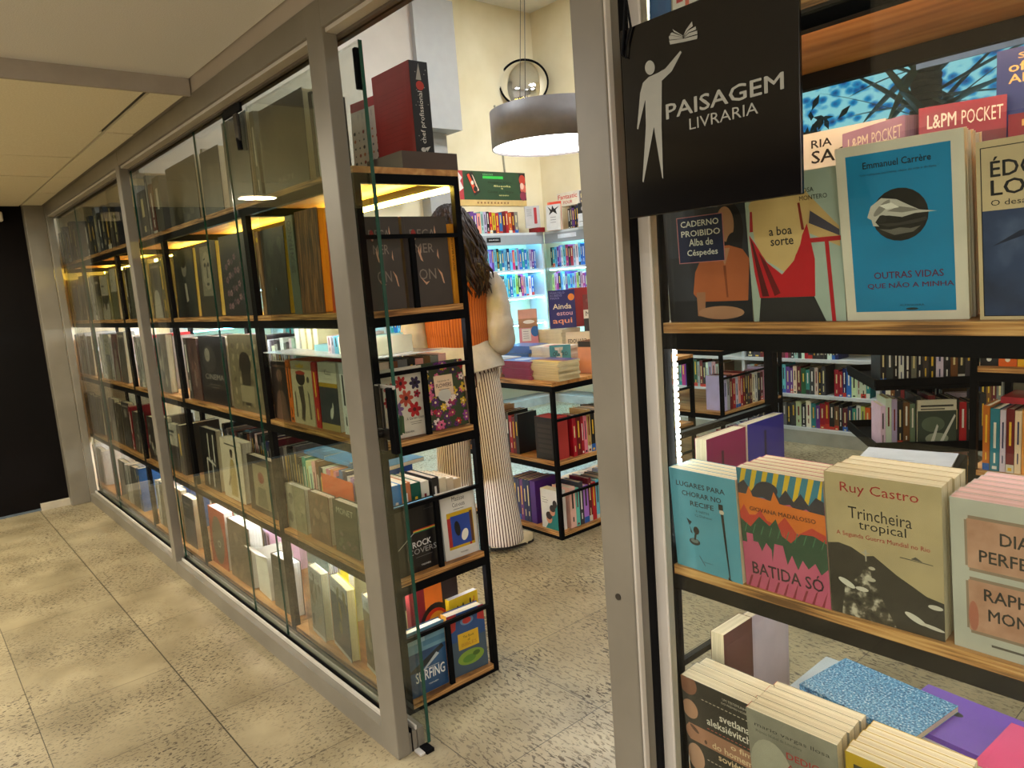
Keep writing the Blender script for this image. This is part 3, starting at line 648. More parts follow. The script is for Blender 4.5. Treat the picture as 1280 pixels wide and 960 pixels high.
# caderno
it = [('r', 0, 0, 1, 1, '30343f'), ('r', .02, .55, .4, .98, '3b4150'), ('r', 0, 0, 1, .18, '20232c'),
      ('e', .80, .74, .15, .22, '15141c'), ('e', .75, .79, .10, .14, 'b98a6c'), ('e', .84, .62, .09, .10, '15141c'),
      ('p', [(.40, .17), (.96, .17), (1, .5), (.93, .58), (.78, .62), (.66, .62), (.46, .55), (.36, .42), (.32, .24)], 'b8663e'), ('p', [(.36, .25), (.47, .25), (.45, .04), (.36, .05)], 'a9775a'), ('p', [(.66, .6), (.72, .46), (.79, .6)], 'b98a6c'), ('p', [(.70, .46), (.73, .46), (.74, .2), (.72, .2)], '8a4527'),
      ('e', .64, .075, .27, .055, 'b98a6c'), ('r', .17, .5, .73, .885, 'c47f86'), ('r', .18, .506, .72, .879, '13224a'),
      ('t', 'CADERNO', .22, .80, .68, .85, 'e9ebe4', True), ('t', 'PROIBIDO', .22, .72, .69, .77, 'e9ebe4', True), ('t', 'Alba de', .31, .64, .60, .70, 'e9ebe4', True), ('t', 'Céspedes', .28, .545, .65, .61, 'e9ebe4', True)]
bk = book('paperback_book', 'dark paperback with a woman in an orange blouse and a navy title box', .160, .200, .016, '30343f', bl(-.806, 1.056, Z1, .160, 1), 1, -3, it)
stack_copies(bk, 3, .016, 'dark orange blouse paperback', 1)
it = [('r', 0, 0, 1, 1, 'aebfb6'), ('p', [(.66, .60), (.98, .49), (.98, .62), (.7, .84), (.6, .9)], 'd3b27a'), ('p', [(.08, .58), (.04, .82), (.2, .98), (.44, .995), (.58, .96), (.70, .84), (.64, .55), (.42, .33), (.15, .46)], 'd8b97f'),
      ('e', .30, .95, .14, .07, '24201e'), ('p', [(.2, .98), (.44, .96), (.42, .90), (.25, .88)], '24201e'), ('e', .52, .95, .07, .06, 'd3ac78'),
      ('p', [(.02, .62), (.08, .56), (.20, .42), (.36, .33), (.50, .42), (.60, .58), (.66, .66), (.72, .42), (.70, .17), (.09, .17), (.05, .35)], 'c01826'), ('p', [(.11, .50), (.19, .42), (.33, .20), (.26, .18)], '6e1018'), ('p', [(.03, .60), (.06, .56), (.20, .18), (.12, .18)], '5a1116'),
      ('e', .345, .66, .27, .27, 'd8b97f'), ('p', [(.25, .93), (.28, .88), (.38, .86), (.44, .93), (.43, .99), (.26, .99)], '24201e'), ('p', [(.03, .64), (.05, .78), (.075, .78), (.07, .64)], 'b01724'), ('p', [(.63, .62), (.60, .80), (.575, .80), (.60, .62)], '8a2a20'), ('p', [(.10, .17), (.69, .17), (.80, 0), (.06, 0)], '2a2a2e'), ('p', [(.68, .66), (.98, .56), (.98, .60), (.70, .74)], '4e4a5c'), ('r', .68, .53, .99, .56, 'b9202c'), ('p', [(.83, .53), (.87, .53), (.90, 0), (.86, 0)], 'b9202c'),
      ('t', 'a boa', .25, .60, .50, .66, INK, True), ('t', 'sorte', .26, .53, .51, .58, INK, True), ('t', 'ROSA', .60, .86, .75, .89, INK), ('t', 'MONTERO', .60, .81, .88, .84, INK)]
bk = book('paperback_book', 'pale green paperback with a woman in a backless red dress', .147, .220, .016, 'aebfb6', bl(-.642, 1.056, Z1, .147, 1), 1, -5.6, it)
stack_copies(bk, 2, .016, 'pale green paperback with the red dress', 1)
it = [('r', 0, 0, 1, 1, 'd9dcde'), ('t', 'RIA', .18, .885, .42, .945, INK, True), ('t', 'SAG', .18, .77, .62, .865, INK, True), ('r', 0, 0, 1, .7, 'cfd3d6')]
book('paperback_book', 'white paperback with big black capitals between the sign and the turquoise cover', .15, .225, .018, 'd9dcde', bl(-.672, 1.255, 1.283, .15, 1), 1, 0, it)
_r = flat_book('paperback_book', 'thick white book lying flat under the white paperback with black capitals', .13, .19, .078, 'cfd2d2', (-.60, 1.325, Z1 + .0008))
B1 = '0f86bd'
wave = [(.235, .60), (.27, .66), (.36, .70), (.48, .685), (.58, .645), (.66, .615), (.79, .60), (.62, .60), (.52, .585), (.42, .60), (.34, .605), (.30, .57), (.33, .545), (.28, .55), (.27, .585)]
it = [('r', .085, .052, .905, .948, B1), ('e', .50, .60, .225, .145, '1d1a19'), ('p', wave, 'c9c6bf'), ('p', [(.31, .56), (.5, .555), (.70, .575), (.72, .56), (.6, .545), (.4, .54)], '3a3735'), ('p', [(.33, .53), (.42, .522), (.5, .53), (.58, .52), (.66, .53), (.60, .50), (.45, .49)], '6b6863'), ('e', .36, .645, .08, .02, '8f8c86', .5), ('p', [(.40, .625), (.5, .645), (.6, .63), (.66, .615), (.52, .61)], '86837d'), ('e', .36, .585, .035, .022, '2a2725'), ('p', [(.34, .66), (.44, .67), (.5, .64), (.40, .635)], 'f0eee8'),
      ('t', 'Emmanuel Carrère', .225, .868, .76, .905, INK, True), ('t', '“Um romance excelente, cheio de vida e de fúria.”', .19, .828, .815, .842, '233640'), ('t', 'OUTRAS VIDAS', .26, .245, .82, .285, '5e1a44', True), ('t', 'QUE NÃO A MINHA', .20, .185, .895, .226, '5e1a44', True), ('t', 'ALFAGUARA', .46, .082, .66, .094, '1c2b33'), ('e', .56, .066, .05, .007, '1c2b33')]
bk = book('paperback_book', 'turquoise paperback with a wide white border and a round picture of a wave', .153, .241, .016, 'ded9cc', bl(-.493, 1.058, Z1, .153, 6), 6, -10.5, it)
stack_copies(bk, 3, .016, 'turquoise paperback with the round wave picture', 6)
_r = dup(bk, Vector(bk.location) + Vector((-math.sin(R(6)) + .02, math.cos(R(6)) * 1.0, 0)) * .074, label='red edged paperback behind the turquoise wave books')
it = [('r', .03, .02, .97, .965, INK), ('r', .038, .62, .962, .96, 'd3bf9a'), ('r', .038, .025, .962, .62, ramp_mat('night_sky_jacket', (9, 9, 9), [(.25, '1b2136'), (.5, '35476e'), (.78, '7b8fb4')], .35, coat=.25)),
      ('p', [(.1, .42), (.3, .5), (.55, .52), (.52, .50), (.32, .47)], '222b45'), ('e', .42, .33, .04, .025, 'd8b48a'),
      ('t', 'ÉDOUARD', .10, .80, .90, .91, INK, True), ('t', 'LOUIS', .10, .70, .62, .785, INK, True), ('t', 'O desabamento', .10, .645, .66, .677, INK)]
bk = book('paperback_book', 'sand and dark blue paperback with a thin black frame at the window edge', .150, .219, .02, 'd3bf9a', bl(-.325, 1.062, Z1, .150, 0), 0, -7, it)
stack_copies(bk, 2, .02, 'sand and dark blue paperback', 0)
# pocket display packs and tall books behind
def top_strip(c, c2, s): return [('r', 0, .70, 1, 1, c), ('r', 0, 0, 1, .70, c2), ('t', s[0], .10, .79, .44, .92, 'e6e3e0', True), ('t', s[1], .50, .79, .96, .92, 'e6e3e0')]
book('display_box', 'mauve and pale blue cardboard pack of pocket books behind the turquoise paperback', .137, .141, .04, 'a98ab8', bl(at(1055, 168, 1, 1.215).x - .006, 1.222, 1.350, .137, -28), -28, 0, top_strip('a587b4', '8aa3c8', ('L&PM', 'POCKET')), pages='8a7a9a', cat='box')
book('display_box', 'crimson cardboard pack of pocket books behind the turquoise paperback', .104, .145, .03, '7a1230', bl(at(1137, 137, 1, 1.152).x + .010, 1.158, 1.350, .104, 16), 16, 0, top_strip('8c1534', '6a1028', ('L&PM', 'POCKET')), pages='5a1020', cat='box')
mb = MB(); mb.box((-.585, 1.172, Z1 + .0005), (-.345, 1.25, 1.3495), col('3a3f4a')); tag(mb.build('display_riser'), 'dark riser block under the two pocket book packs', 'riser')
it = [('r', 0, 0, 1, 1, '26357c'), ('t', 'SMALL', .16, .93, .58, .965, 'd8b774', True), ('t', 'of GREEK', .09, .855, .74, .915, 'd8b774', True), ('t', 'ART', .09, .785, .36, .84, 'd8b774', True), ('e', .42, .46, .11, .05, 'c9a45a', .4), ('p', [(.3, .2), (.36, .4), (.5, .42), (.58, .3), (.62, .18)], '3c3a6a'), ('e', .24, .36, .05, .04, 'b8764a'), ('e', .30, .52, .05, .03, 'b8a46a')]
book('hardcover_book', 'navy hardcover with gold lettering and a hatted figure behind the sand paperback', .15, .21, .022, '26357c', bl(-.352, 1.20, 1.345, .15, 8), 8, 0, it, spine=('191d38',))
it = [('r', 0, 0, 1, 1, '7a1a2c'), ('t', 'Pirate', .10, .86, .46, .93, 'd9b36c', True)]
book('hardcover_book', 'maroon book with gold lettering in front of the navy hardcover', .15, .118, .02, '7a1a2c', bl(-.325, 1.156, 1.345, .15, 8), 8, 0, it)
mb = MB(); mb.box((-.335, 1.15, Z1 + .0005), (-.15, 1.30, 1.3445), col('3a3f4a')); tag(mb.build('display_riser'), 'dark riser block under the navy and maroon hardcovers', 'riser')
# second row
it = [('t', 'LUGARES PARA', .10, .835, .84, .885, INK, True), ('t', 'CHORAR NO', .18, .745, .78, .795, INK, True), ('t', 'RECIFE', .30, .655, .66, .705, INK, True), ('t', 'e outros', .38, .60, .58, .625, '24414a'), ('t', 'Cj Dubeux', .36, .55, .62, .58, '24414a'),
      ('e', .32, .29, .085, .035, '2a2c30'), ('e', .32, .30, .06, .022, '6a7c80'), ('e', .36, .41, .045, .04, INK), ('p', [(.31, .31), (.34, .31), (.37, .40), (.34, .40)], INK), ('p', [(.22, .52), (.30, .49), (.26, .45)], '2a2c30'), ('p', [(.26, .45), (.30, .37), (.27, .38)], '2a2c30'),
      ('p', [(.37, .16), (.385, .155), (.46, .07), (.455, .065)], '2a2c30'), ('e', .775, .66, .035, .022, 'e0d3c0'), ('r', .735, .68, .80, .735, INK), ('p', [(.76, .64), (.80, .64), (.83, .02), (.815, .02)], INK), ('p', [(.80, .03), (.86, .0), (.80, .0)], INK), ('t', 'PERNAMBUCO', .44, .10, .58, .112, '24414a')]
bk = book('paperback_book', 'teal paperback with a thin tall hatted man drawn down one side', .140, .187, .016, '58a9c6', bl(-.807, 1.046, Z2, .140, -3), -3, -4, it)
stack_copies(bk, 3, .016, 'teal paperback with the thin hatted man', -3, .003)
zig = [(0, .86)] + [(i / 12, .86 + (.05 if i % 2 else -.03) - .004 * i) for i in range(1, 12)] + [(1, .84), (1, .74), (.9, .72), (.8, .76), (.7, .72), (.62, .77), (.45, .74), (.3, .79), (.2, .77), (.12, .80), (0, .77)]
it = [('r', 0, .78, 1, 1, '2f7b96')]
for i in range(8): it.append(('p', [(-.0 + i * .13, .80), (.05 + i * .13, .80), (min(1, .13 + i * .13), 1), (min(1, .07 + i * .13), 1)], 'd8b52a'))
it += [('p', zig, '26283c'), ('e', .36, .86, .13, .06, '26283c'), ('p', [(0, .79), (.1, .79), (.14, .86), (.18, .78), (.4, .77), (.44, .85), (.5, .76), (.7, .75), (1, .74), (1, .55), (0, .55)], 'd8701f'),
       ('p', [(0, .63), (.06, .70), (.12, .62), (.2, .63), (.26, .68), (.33, .60), (.45, .58), (.55, .66), (.68, .54), (.85, .62), (1, .58), (1, .3), (0, .3)], 'c0392f'),
       ('p', [(0, .58), (.12, .52), (.24, .62), (.36, .56), (.44, .63), (.5, .50), (.60, .46), (.72, .55), (.86, .56), (1, .52), (1, .2), (0, .2)], '1f4a38'),
       ('p', [(0, .38), (.06, .38), (.06, .46), (.14, .46), (.14, .40), (.20, .40), (.24, .33), (.30, .41), (.36, .36), (.36, .26), (.40, .42), (.50, .42), (.54, .27), (.60, .36), (.66, .25), (.72, .34), (.78, .28), (.86, .34), (.92, .26), (1, .32), (1, 0), (0, 0)], 'c4577c')]
for i in range(9): it.append(('p', [(.02 + i * .11, .0), (.05 + i * .11, .0), (.10 + i * .11, .10 + .02 * (i % 3)), (.075 + i * .11, .10)], '8e2440'))
for i in range(10): it.append(('p', [(.04 + i * .1, .47), (.05 + i * .1, .47), (.09 + i * .1, .55), (.08 + i * .1, .55)], '3f7a58'))
it += [('t', 'GIOVANA MADALOSSO', .13, .66, .90, .695, '4a1d10', True), ('t', 'BATIDA SÓ', .10, .12, .94, .25, '3a1a2c', True)]
bk = book('paperback_book', 'pink and orange paperback with layered skyline and zigzag mountain shapes', .148, .211, .017, 'c4577c', bl(-.664, 1.046, Z2, .148, -1), -1, -5.7, it)
stack_copies(bk, 4, .017, 'pink and orange skyline paperback', -1, .003)
mt = [(0, .50), (.10, .515), (.22, .50), (.34, .455), (.42, .47), (.5, .43), (.62, .37), (.75, .32), (.86, .275), (1, .255), (1, 0), (0, 0)]
it = [('r', 0, 0, 1, 1, 'b5a47e'), ('p', mt, '2a2825'), ('p', [(.1, .0), (.14, .2), (.3, .32), (.36, .44), (.40, .3), (.5, .15), (.6, 0)], ramp_mat('rocky_print', (60, 60, 60), [(.40, '1c1a17'), (.52, '4a453c'), (.64, 'c9c3b3')], .4, coat=.25)),
      ('e', .16, .235, .08, .022, 'd9d6cc', -.3), ('e', .30, .215, .06, .016, 'cfcac0'), ('e', .76, .105, .09, .022, 'd9d6cc', -.3), ('e', .90, .075, .10, .012, 'cfcac0', -.1), ('e', .93, .215, .06, .016, 'cfcac0'), ('p', [(.345, .42), (.355, .42), (.36, .50), (.34, .50)], 'a9a497'), ('r', .315, .475, .385, .483, 'a9a497'), ('e', .38, .30, .05, .015, 'b9b4a6'), ('e', .40, .38, .03, .012, 'b9b4a6'),
      ('t', 'Ruy Castro', .145, .86, .82, .945, 'a8252b'), ('t', 'Trincheira', .21, .705, .76, .785, INK), ('t', 'tropical', .30, .62, .71, .70, INK), ('t', 'A Segunda Guerra Mundial no Rio', .09, .565, .90, .605, 'a8252b'), ('p', [(.65, .505), (.92, .495), (.92, .49), (.65, .50)], '55504a'), ('p', [(.74, .505), (.78, .525), (.84, .50)], '55504a')]
bk = book('paperback_book', 'beige paperback with a red author name over a dark rocky mountain', .158, .228, .024, 'b5a47e', bl(-.515, 1.044, Z2, .158, 1.5), 1.5, -5.5, it, spine=('8e8068',))
stack_copies(bk, 3, .024, 'beige paperback with the dark mountain', 1.5, .003)
it = [('r', 0, 0, 1, 1, 'b9bab2')]
for v0, v1 in ((.54, .90), (.12, .50)): it += [('r', .11, v0 + .03, .93, v1 - .03, '8f7c6c'), ('r', .14, v0, .90, v1, '8f7c6c'), ('r', .13, v0 + .02, .91, v1 - .02, ramp_mat('baked_clay', (30, 30, 30), [(.3, 'a5765f'), (.7, 'c79c86')], .35, coat=.3))]
it += [('e', .165, .24, .04, .10, 'b06a58'), ('t', 'DIA', .38, .74, .60, .82, INK, True), ('t', 'PERFEITO', .22, .61, .82, .69, INK, True), ('t', 'RAPHAEL', .25, .36, .84, .44, INK, True), ('t', 'MONTES', .28, .23, .80, .31, INK, True), ('r', .30, .06, .7, .075, '55504a')]
bk = book('paperback_book', 'grey paperback with two rounded clay coloured panels at the window edge', .150, .219, .022, 'b9bab2', bl(-.346, 1.050, Z2, .150, -1), -1, -6.5, it, pages='e6bcbc')
stack_copies(bk, 5, .022, 'grey paperback with clay coloured panels', -1, .003)
# third row
it = [('r', 0, 0, 1, 1, '2b2926'), ('e', .1, .94, .14, .10, '8a5a44'), ('e', .10, .70, .12, .09, 'b98d72'), ('r', .05, .40, 1, .56, 'b07f66'), ('e', .10, .48, .10, .08, 'b07f66'), ('e', .14, .52, .07, .02, '5b3a2c', -.4), ('e', .30, .44, .02, .02, '5b3a2c'), ('e', .12, .24, .13, .13, 'c79d84'), ('e', .5, .06, .3, .12, 'b98d72'),
      ('t', 'UM TESTEMUNHO', .62, .93, .98, .952, 'cfcac0'), ('t', 'DO PRÊMIO NOBEL', .60, .895, .98, .917, 'cfcac0'), ('t', 'svetlana', .55, .72, .98, .79, 'f0ece2', True), ('t', 'aleksiévitch', .35, .63, .98, .70, 'f0ece2', True), ('t', 'o fim', .68, .50, .98, .55, 'f2d8b0', True), ('t', 'do homem', .40, .42, .98, .48, 'f2d8b0', True), ('t', 'soviético', .48, .33, .98, .39, 'f2d8b0', True)]
for i in range(12): it += [('r', .30 + i * .058, .845, .335 + i * .058, .852, 'd9d2c0'), ('r', .30 + i * .058, .27, .335 + i * .058, .277, 'd9d2c0')]
for i in range(11): it += [('r', .35 + i * .058, .59, .385 + i * .058, .596, 'd46a58')]
bk = book('paperback_book', 'charcoal paperback with brown telephone shapes and white lower case lettering', .146, .222, .026, '2b2926', bl(-.806, 1.056, Z3, .148, -1), -1, -5, it)
stack_copies(bk, 2, .026, 'charcoal paperback with telephone shapes', -1, .004)
it = [('r', 0, 0, 1, 1, ramp_mat('grey_photo_jacket', (9, 9, 9), [(.3, '6d6b62'), (.7, 'a3a193')], .36, coat=.25)), ('e', .25, .5, .25, .28, 'a8a697'), ('t', 'mario vargas llosa', .09, .855, .92, .90, INK), ('t', 'Prêmio Nobel de Literatura', .10, .815, .62, .84, '3c3b38'), ('t', 'DEDICO', .44, .69, .90, .75, '9c1f24', True), ('t', 'A VOCÊ', .44, .60, .86, .66, '9c1f24', True), ('t', 'MEU', .46, .51, .72, .57, '9c1f24', True), ('t', 'SILÊNCIO', .46, .42, .96, .48, '9c1f24', True)]
bk = book('paperback_book', 'olive grey paperback with red capitals standing in the lowest visible row', .158, .222, .020, '8c8a7e', bl(-.662, 1.050, Z3, .158, 1), 1, -6, it, spine=('b0402e',))
stack_copies(bk, 4, .020, 'olive grey paperback with red capitals', 1, .004)
bk = book('paperback_book', 'mustard yellow paperback in the lowest visible row', .150, .222, .016, 'c2a012', bl(-.490, 1.050, Z3, .150, 1), 1, -6, generic(5, 'c2a012', ['8a6a10', 'e0c24a', '3a3420'], 0))
stack_copies(bk, 5, .016, 'mustard yellow paperback', 1, .004)
bk = book('paperback_book', 'plain white paperback beside the mustard one in the lowest row', .150, .215, .02, 'e4e2dc', bl(-.330, 1.050, Z3, .150, 0), 0, -6, generic(6, 'e4e2dc', ['c9c6bf', '8f8c88', '444'.ljust(6, '4')], 2), pages=WHITEP)
stack_copies(bk, 4, .02, 'plain white paperback', 0, .004)
# odd books lying or leaning behind the lowest row
flat_book('paperback_book', 'glittering blue book lying on the lowest row behind the olive paperbacks', .15, .22, .012, ramp_mat('glitter_blue', (260, 260, 260), [(.35, '1b4a78'), (.55, '5aa0cc'), (.72, 'dff2ff')], .25, coat=.5), (-.56, 1.30, .470), -8)
flat_book('paperback_book', 'violet book lying behind the mustard paperbacks', .15, .24, .010, '6a3fb0', (-.40, 1.33, .4605), -6, [('e', .2, .5, .06, .12, 'e8e4f0'), ('e', .32, .6, .05, .05, '1b1b22')])
flat_book('paperback_book', 'bright pink book lying face up with black handwriting', .15, .23, .016, 'd8447e', (-.24, 1.24, .4915), 176, [('t', 'cado', .18, .35, .62, .62, INK), ('r', .68, .5, .8, .515, INK)])
for nm, lb, x0, x1, y0, y1, zt in (('display_riser', 'white riser block under the blue and violet lying books', -.70, -.27, 1.245, 1.398, .4598), ('display_riser', 'white riser block under the bright pink lying book', -.262, -.1, 1.18, 1.36, .491)):
    mb = MB(); mb.box((x0, y0, Z3 + .0005), (x1, y1, zt), 'd8d4cc'); tag(mb.build(nm), lb, 'riser')
mb = MB(); mb.box((-.70, 1.23, .4603), (-.53, 1.39, .4697), 'b9c4cc'); tag(mb.build('paperback_book'), 'thin pale book directly under the glittering blue one', 'book')
# left end of the right-hand bookcase: books facing the doorway, their backs toward us
def end_book(label, y0, y1, z, h, t, c, bi, xb=-.785, hard=False, pages=PAGE):
    w = y1 - y0; return book('paperback_book', label, w, h, t, c, (xb - t, (y0 + y1) / 2, z), -90, 0, None, pages=pages, back_items=bi, hard=hard)
end_book('magenta backed book at the doorway end, above the teal paperbacks', 1.118, 1.248, Z2, .222, .026, '8c1c5c', [('r', .36, .5, .42, .86, '3a1030')])
end_book('indigo backed book at the doorway end beside the magenta one', 1.256, 1.392, Z2, .224, .022, '2a2a92', [('r', .44, .45, .50, .9, '17174a'), ('r', .1, .2, .25, .3, '8a3a4a')] + [('r', .3, .12 + i * .05, .9, .13 + i * .05, '4a4ab0') for i in range(6)])
end_book('maroon backed book at the doorway end of the lowest row', 1.143, 1.243, Z3, .266, .03, '5a2420', [('r', .1, .1, .9, .9, '63302a')], -.780)
end_book('pale lavender backed book at the doorway end of the lowest row', 1.250, 1.392, Z3, .262, .02, 'cfc3d2', [('r', .08, .08, .92, .92, 'd6cbd8')])
# books on top of that bookcase
for k, (lb, x, w, h, c, pal) in enumerate((('blue book on the bookcase top just above the sign', -.828, .045, .2, '2a62a4', ['2f6cae', '3b78b8']), ('white and red book on the bookcase top above the sign', -.780, .075, .2, 'e8e4e0', ['c42a34', 'e06a5a']), ('dark blue book on the bookcase top above the sign', -.70, .14, .21, '2c3f60', ['4a5f86', 'b9a58a']))):
    book('paperback_book', lb, w, h, .02, c, bl(x, 1.06, 1.6603, w, 0), 0, 3, generic(k + 40, c, pal, 3))

# ---------------------------------------------------------------- left bookcase, end panel (books face the shop floor, +X)
XE = -1.866
def ebook(label, y0, z, w, h, t, c, items, yaw=0, lean=0, name='art_book', **k):
    a = R(90 + yaw); return book(name, label, w, h, t, c, (XE + math.cos(a) * w / 2 - .002, y0 + math.sin(a) * w / 2, z), 90 + yaw, lean, items, **k)
SK = 'd8a98c'
def deca(n): return [('r', .06, 0, .065, 1, '5c5450'), ('t', 'DECA', .16, .76, .72, .86, '8f847c'), ('t', 'MER', .24, .60, .66, .70, '8f847c'), ('t', 'ON', .28, .30, .66, .42, '8f847c'), ('e', .24, .80, .055, .06, 'a83030'), ('e', .25, .77, .03, .03, SK), ('p', [(.30, .62), (.34, .68), (.33, .60), (.38, .68), (.36, .58), (.40, .50), (.35, .52)], SK), ('p', [(.70, .84), (.72, .90), (.74, .82), (.71, .80)], SK), ('p', [(.70, .42), (.80, .36), (.84, .24), (.81, .25), (.77, .34)], SK), ('p', [(.30, .33), (.42, .27), (.50, .28), (.42, .24)], SK), ('p', [(.72, .56), (.745, .64), (.76, .52)], SK)]
ebook('dark grey book with scattered tiny swimmers, nearer the glass on the end shelf', 1.064, LV[3] + .0005, .124, .268, .034, '494240', deca(1), 0, 1, hard=True, pages='e2cf92')
ebook('dark grey book with scattered tiny swimmers, farther from the glass on the end shelf', 1.197, LV[3] + .0005, .162, .268, .034, '494240', deca(2), 0, 1, hard=True, pages='e2cf92')
o = spine_mesh(.018, .245, .16, 'e09a2c', 3, plain=True); art(o, [('T', 'PINTURA BRASILEIRA', .3, .42, .7, .86, INK)], lambda u, v, d: Vector(((u - .5) * .018, -d, v * .245)))
o = o.build('art_book'); tag(o, 'slim orange spine beside the two dark swimmer books on the end shelf', 'book'); o.location = (XE, 1.372, LV[3] + .0005); o.rotation_euler = (0, 0, R(90))
FL = lambda s, n, lo=.05, hi=.95, v0=.05, v1=.95, rr=(.06, .14): [('f', random.Random(s + i).uniform(lo, hi), random.Random(s * 3 + i).uniform(v0, v1), random.Random(s * 7 + i).uniform(*rr), .72, random.Random(s + i * 5).choice([5, 6, 7]), random.Random(s * 11 + i).choice(['b01c2c', '5a2a68', 'd9b53a', 'd8668e', '8a3a8a', '3a2a4a', 'e8d9d0', '9a2a58']), random.Random(s * 13 + i).choice(['e9d27a', '2a1a24', 'f0e2b0'])) for i in range(n)]
it = [('r', 0, 0, 1, 1, 'd9d2c0'), ('p', [(.28, .05), (.36, .05), (.40, .35), (.34, .36), (.30, .2)], '2e4a2c'), ('p', [(.36, .08), (.42, .06), (.44, .3), (.40, .35)], '3c5a34'), ('f', .46, .78, .16, .7, 7, 'b02a2a', '3a1418'), ('f', .18, .72, .14, .7, 6, 'b8484a', '2a1420'), ('f', .80, .76, .14, .7, 6, '3a2c4a', '1a1420'), ('f', .30, .42, .17, .7, 7, '7a5a8a', '2a2030'), ('f', .55, .56, .18, .7, 7, 'b84a34', '3a1418'), ('f', .72, .38, .17, .7, 6, 'b01c22', '4a0c12'), ('f', .82, .60, .09, .7, 5, '9a2030', '3a1418'), ('f', .12, .54, .12, .7, 6, 'b01c2c', '2a1018'), ('r', .62, .93, .86, .94, '8a8272'), ('r', .66, .90, .82, .907, '8a8272'),
      ('t', 'A Garden Eden', .50, .24, .92, .28, INK), ('r', .58, .20, .86, .207, '6a6458'), ('r', .60, .17, .84, .177, '6a6458'), ('t', 'TASCHEN', .42, .06, .64, .085, INK, True)]
ebook('cream book with red and purple flowers on the end of the second shelf', 1.077, LV[2] + .0005, .143, .21, .03, 'd9d2c0', it, -2, 3, hard=True)
it = [('r', 0, 0, 1, 1, '39462c')] + FL(3, 70, lo=.0, hi=1.0, v0=0, v1=1, rr=(.06, .12)) + [('r', .24, .50, .70, .80, 'e9cfae'), ('e', .47, .50, .16, .09, 'cfd0c8'), ('t', 'THE BOOK OF', .32, .70, .62, .725, '4a2a2a'), ('t', 'FLOWERS', .28, .62, .66, .68, '5a2030', True), ('r', .34, .585, .6, .592, '6a4a4a')]
ebook('book covered all over with colourful blossoms and a peach title panel', 1.224, LV[2] + .0005, .150, .21, .03, '39462c', it, -2, 3, hard=True)
it = [('r', 0, 0, 1, 1, '1a1819'), ('r', .40, .60, .98, .615, 'b8342c'), ('r', .40, .585, .98, .60, 'd9b53a'), ('r', .40, .57, .98, .585, '3a8a5a'), ('p', [(.05, .40), (.07, .40), (.42, .58), (.40, .58)], 'cfcfcf'), ('t', 'ROCK', .36, .36, .76, .45, 'e8e8e8', True), ('t', 'COVERS', .26, .26, .86, .34, 'a8a8a8'), ('r', .40, .21, .76, .215, '777777'), ('t', 'TASCHEN', .50, .07, .70, .095, 'd8d8d8', True), ('r', .66, .88, .9, .885, '5a5a5a')]
ebook('black record album book with a thin rainbow band, on the end of the third shelf', 1.065, LV[1] + .0005, .176, .215, .035, '1a1819', it, 2, 1, hard=True, pages='8fd0f0')
it = [('r', 0, 0, 1, 1, 'dcdad2'), ('t', 'Matisse', .34, .86, .70, .93, INK), ('t', 'Cut-outs', .34, .77, .70, .835, INK), ('r', .36, .73, .66, .738, '55555a'), ('r', .14, .14, .90, .70, 'c9a51c'), ('r', .14, .18, .24, .62, 'a82a2a'), ('r', .24, .18, .80, .64, '2748a0'), ('r', .80, .18, .88, .66, '5c3a24'), ('e', .42, .44, .08, .12, '14161e', .3), ('e', .62, .32, .11, .08, 'eceade', .5), ('r', .74, .14, .80, .18, 'a82a2a'), ('t', 'TASCHEN', .44, .055, .66, .075, INK, True)]
ebook('white book with a yellow framed blue picture, on the end of the third shelf', 1.243, LV[1] + .0005, .132, .215, .03, 'dcdad2', it, -2, 2, hard=True)
it = [('r', 0, 0, 1, 1, ramp_mat('sea_jacket', (10, 10, 10), [(.3, '1c3a64'), (.6, '35608c'), (.8, '7fa6bd')], .36, coat=.3)), ('r', 0, .66, 1, 1, '6f9bb0'), ('r', 0, .80, .5, .9, '9cc0cc'), ('r', .45, .72, 1, .80, '4f7f9c'), ('p', [(.0, .38), (.9, .66), (.95, .60), (.3, .36)], '2a3036'), ('p', [(.2, .26), (.75, .56), (.82, .52)], 'b9c6cc'), ('t', 'SURFING', .20, .20, .93, .36, 'f2f4f4', True), ('r', .40, .37, .80, .377, 'd8dee0'), ('t', 'TASCHEN', .50, .11, .74, .13, 'e8ecec', True), ('r', .6, .93, .8, .94, '3a5a70')]
ebook('blue seaside book with big white capitals on the bottom shelf end', 1.060, LV[0] + .0005, .150, .215, .03, '3a628c', it, -1, 0, hard=True)
it = [('r', 0, 0, 1, 1, '2b4f86'), ('r', 0, 0, 1, .55, '44586a'), ('p', [(0, .7), (.2, .75), (.25, 1), (0, 1)], 'b03030'), ('p', [(.8, .8), (1, .75), (1, 1), (.85, 1)], 'b03030'), ('e', .52, .84, .18, .07, '6a8ab0'), ('e', .52, .84, .12, .05, 'b83434'), ('e', .55, .24, .36, .12, '7fa03c'), ('e', .50, .22, .18, .06, '5c8a34'), ('e', .70, .27, .10, .04, '4a6a2a'), ('r', .24, .40, .80, .66, 'e0b52c'), ('t', 'The Book', .38, .57, .68, .61, INK), ('t', 'of', .50, .51, .56, .55, INK), ('t', 'BIBLES', .32, .44, .74, .495, 'c9902a', True)]
ebook('thick painted book with a yellow label and a green island on the bottom shelf end', 1.226, LV[0] + .0005, .142, .211, .040, '2b4f86', it, -4, 1, hard=True, spine=('e0a43a', [('T', 'THE BOOK OF BIBLES', .25, .1, .75, .6, 'a8441c', True)]))
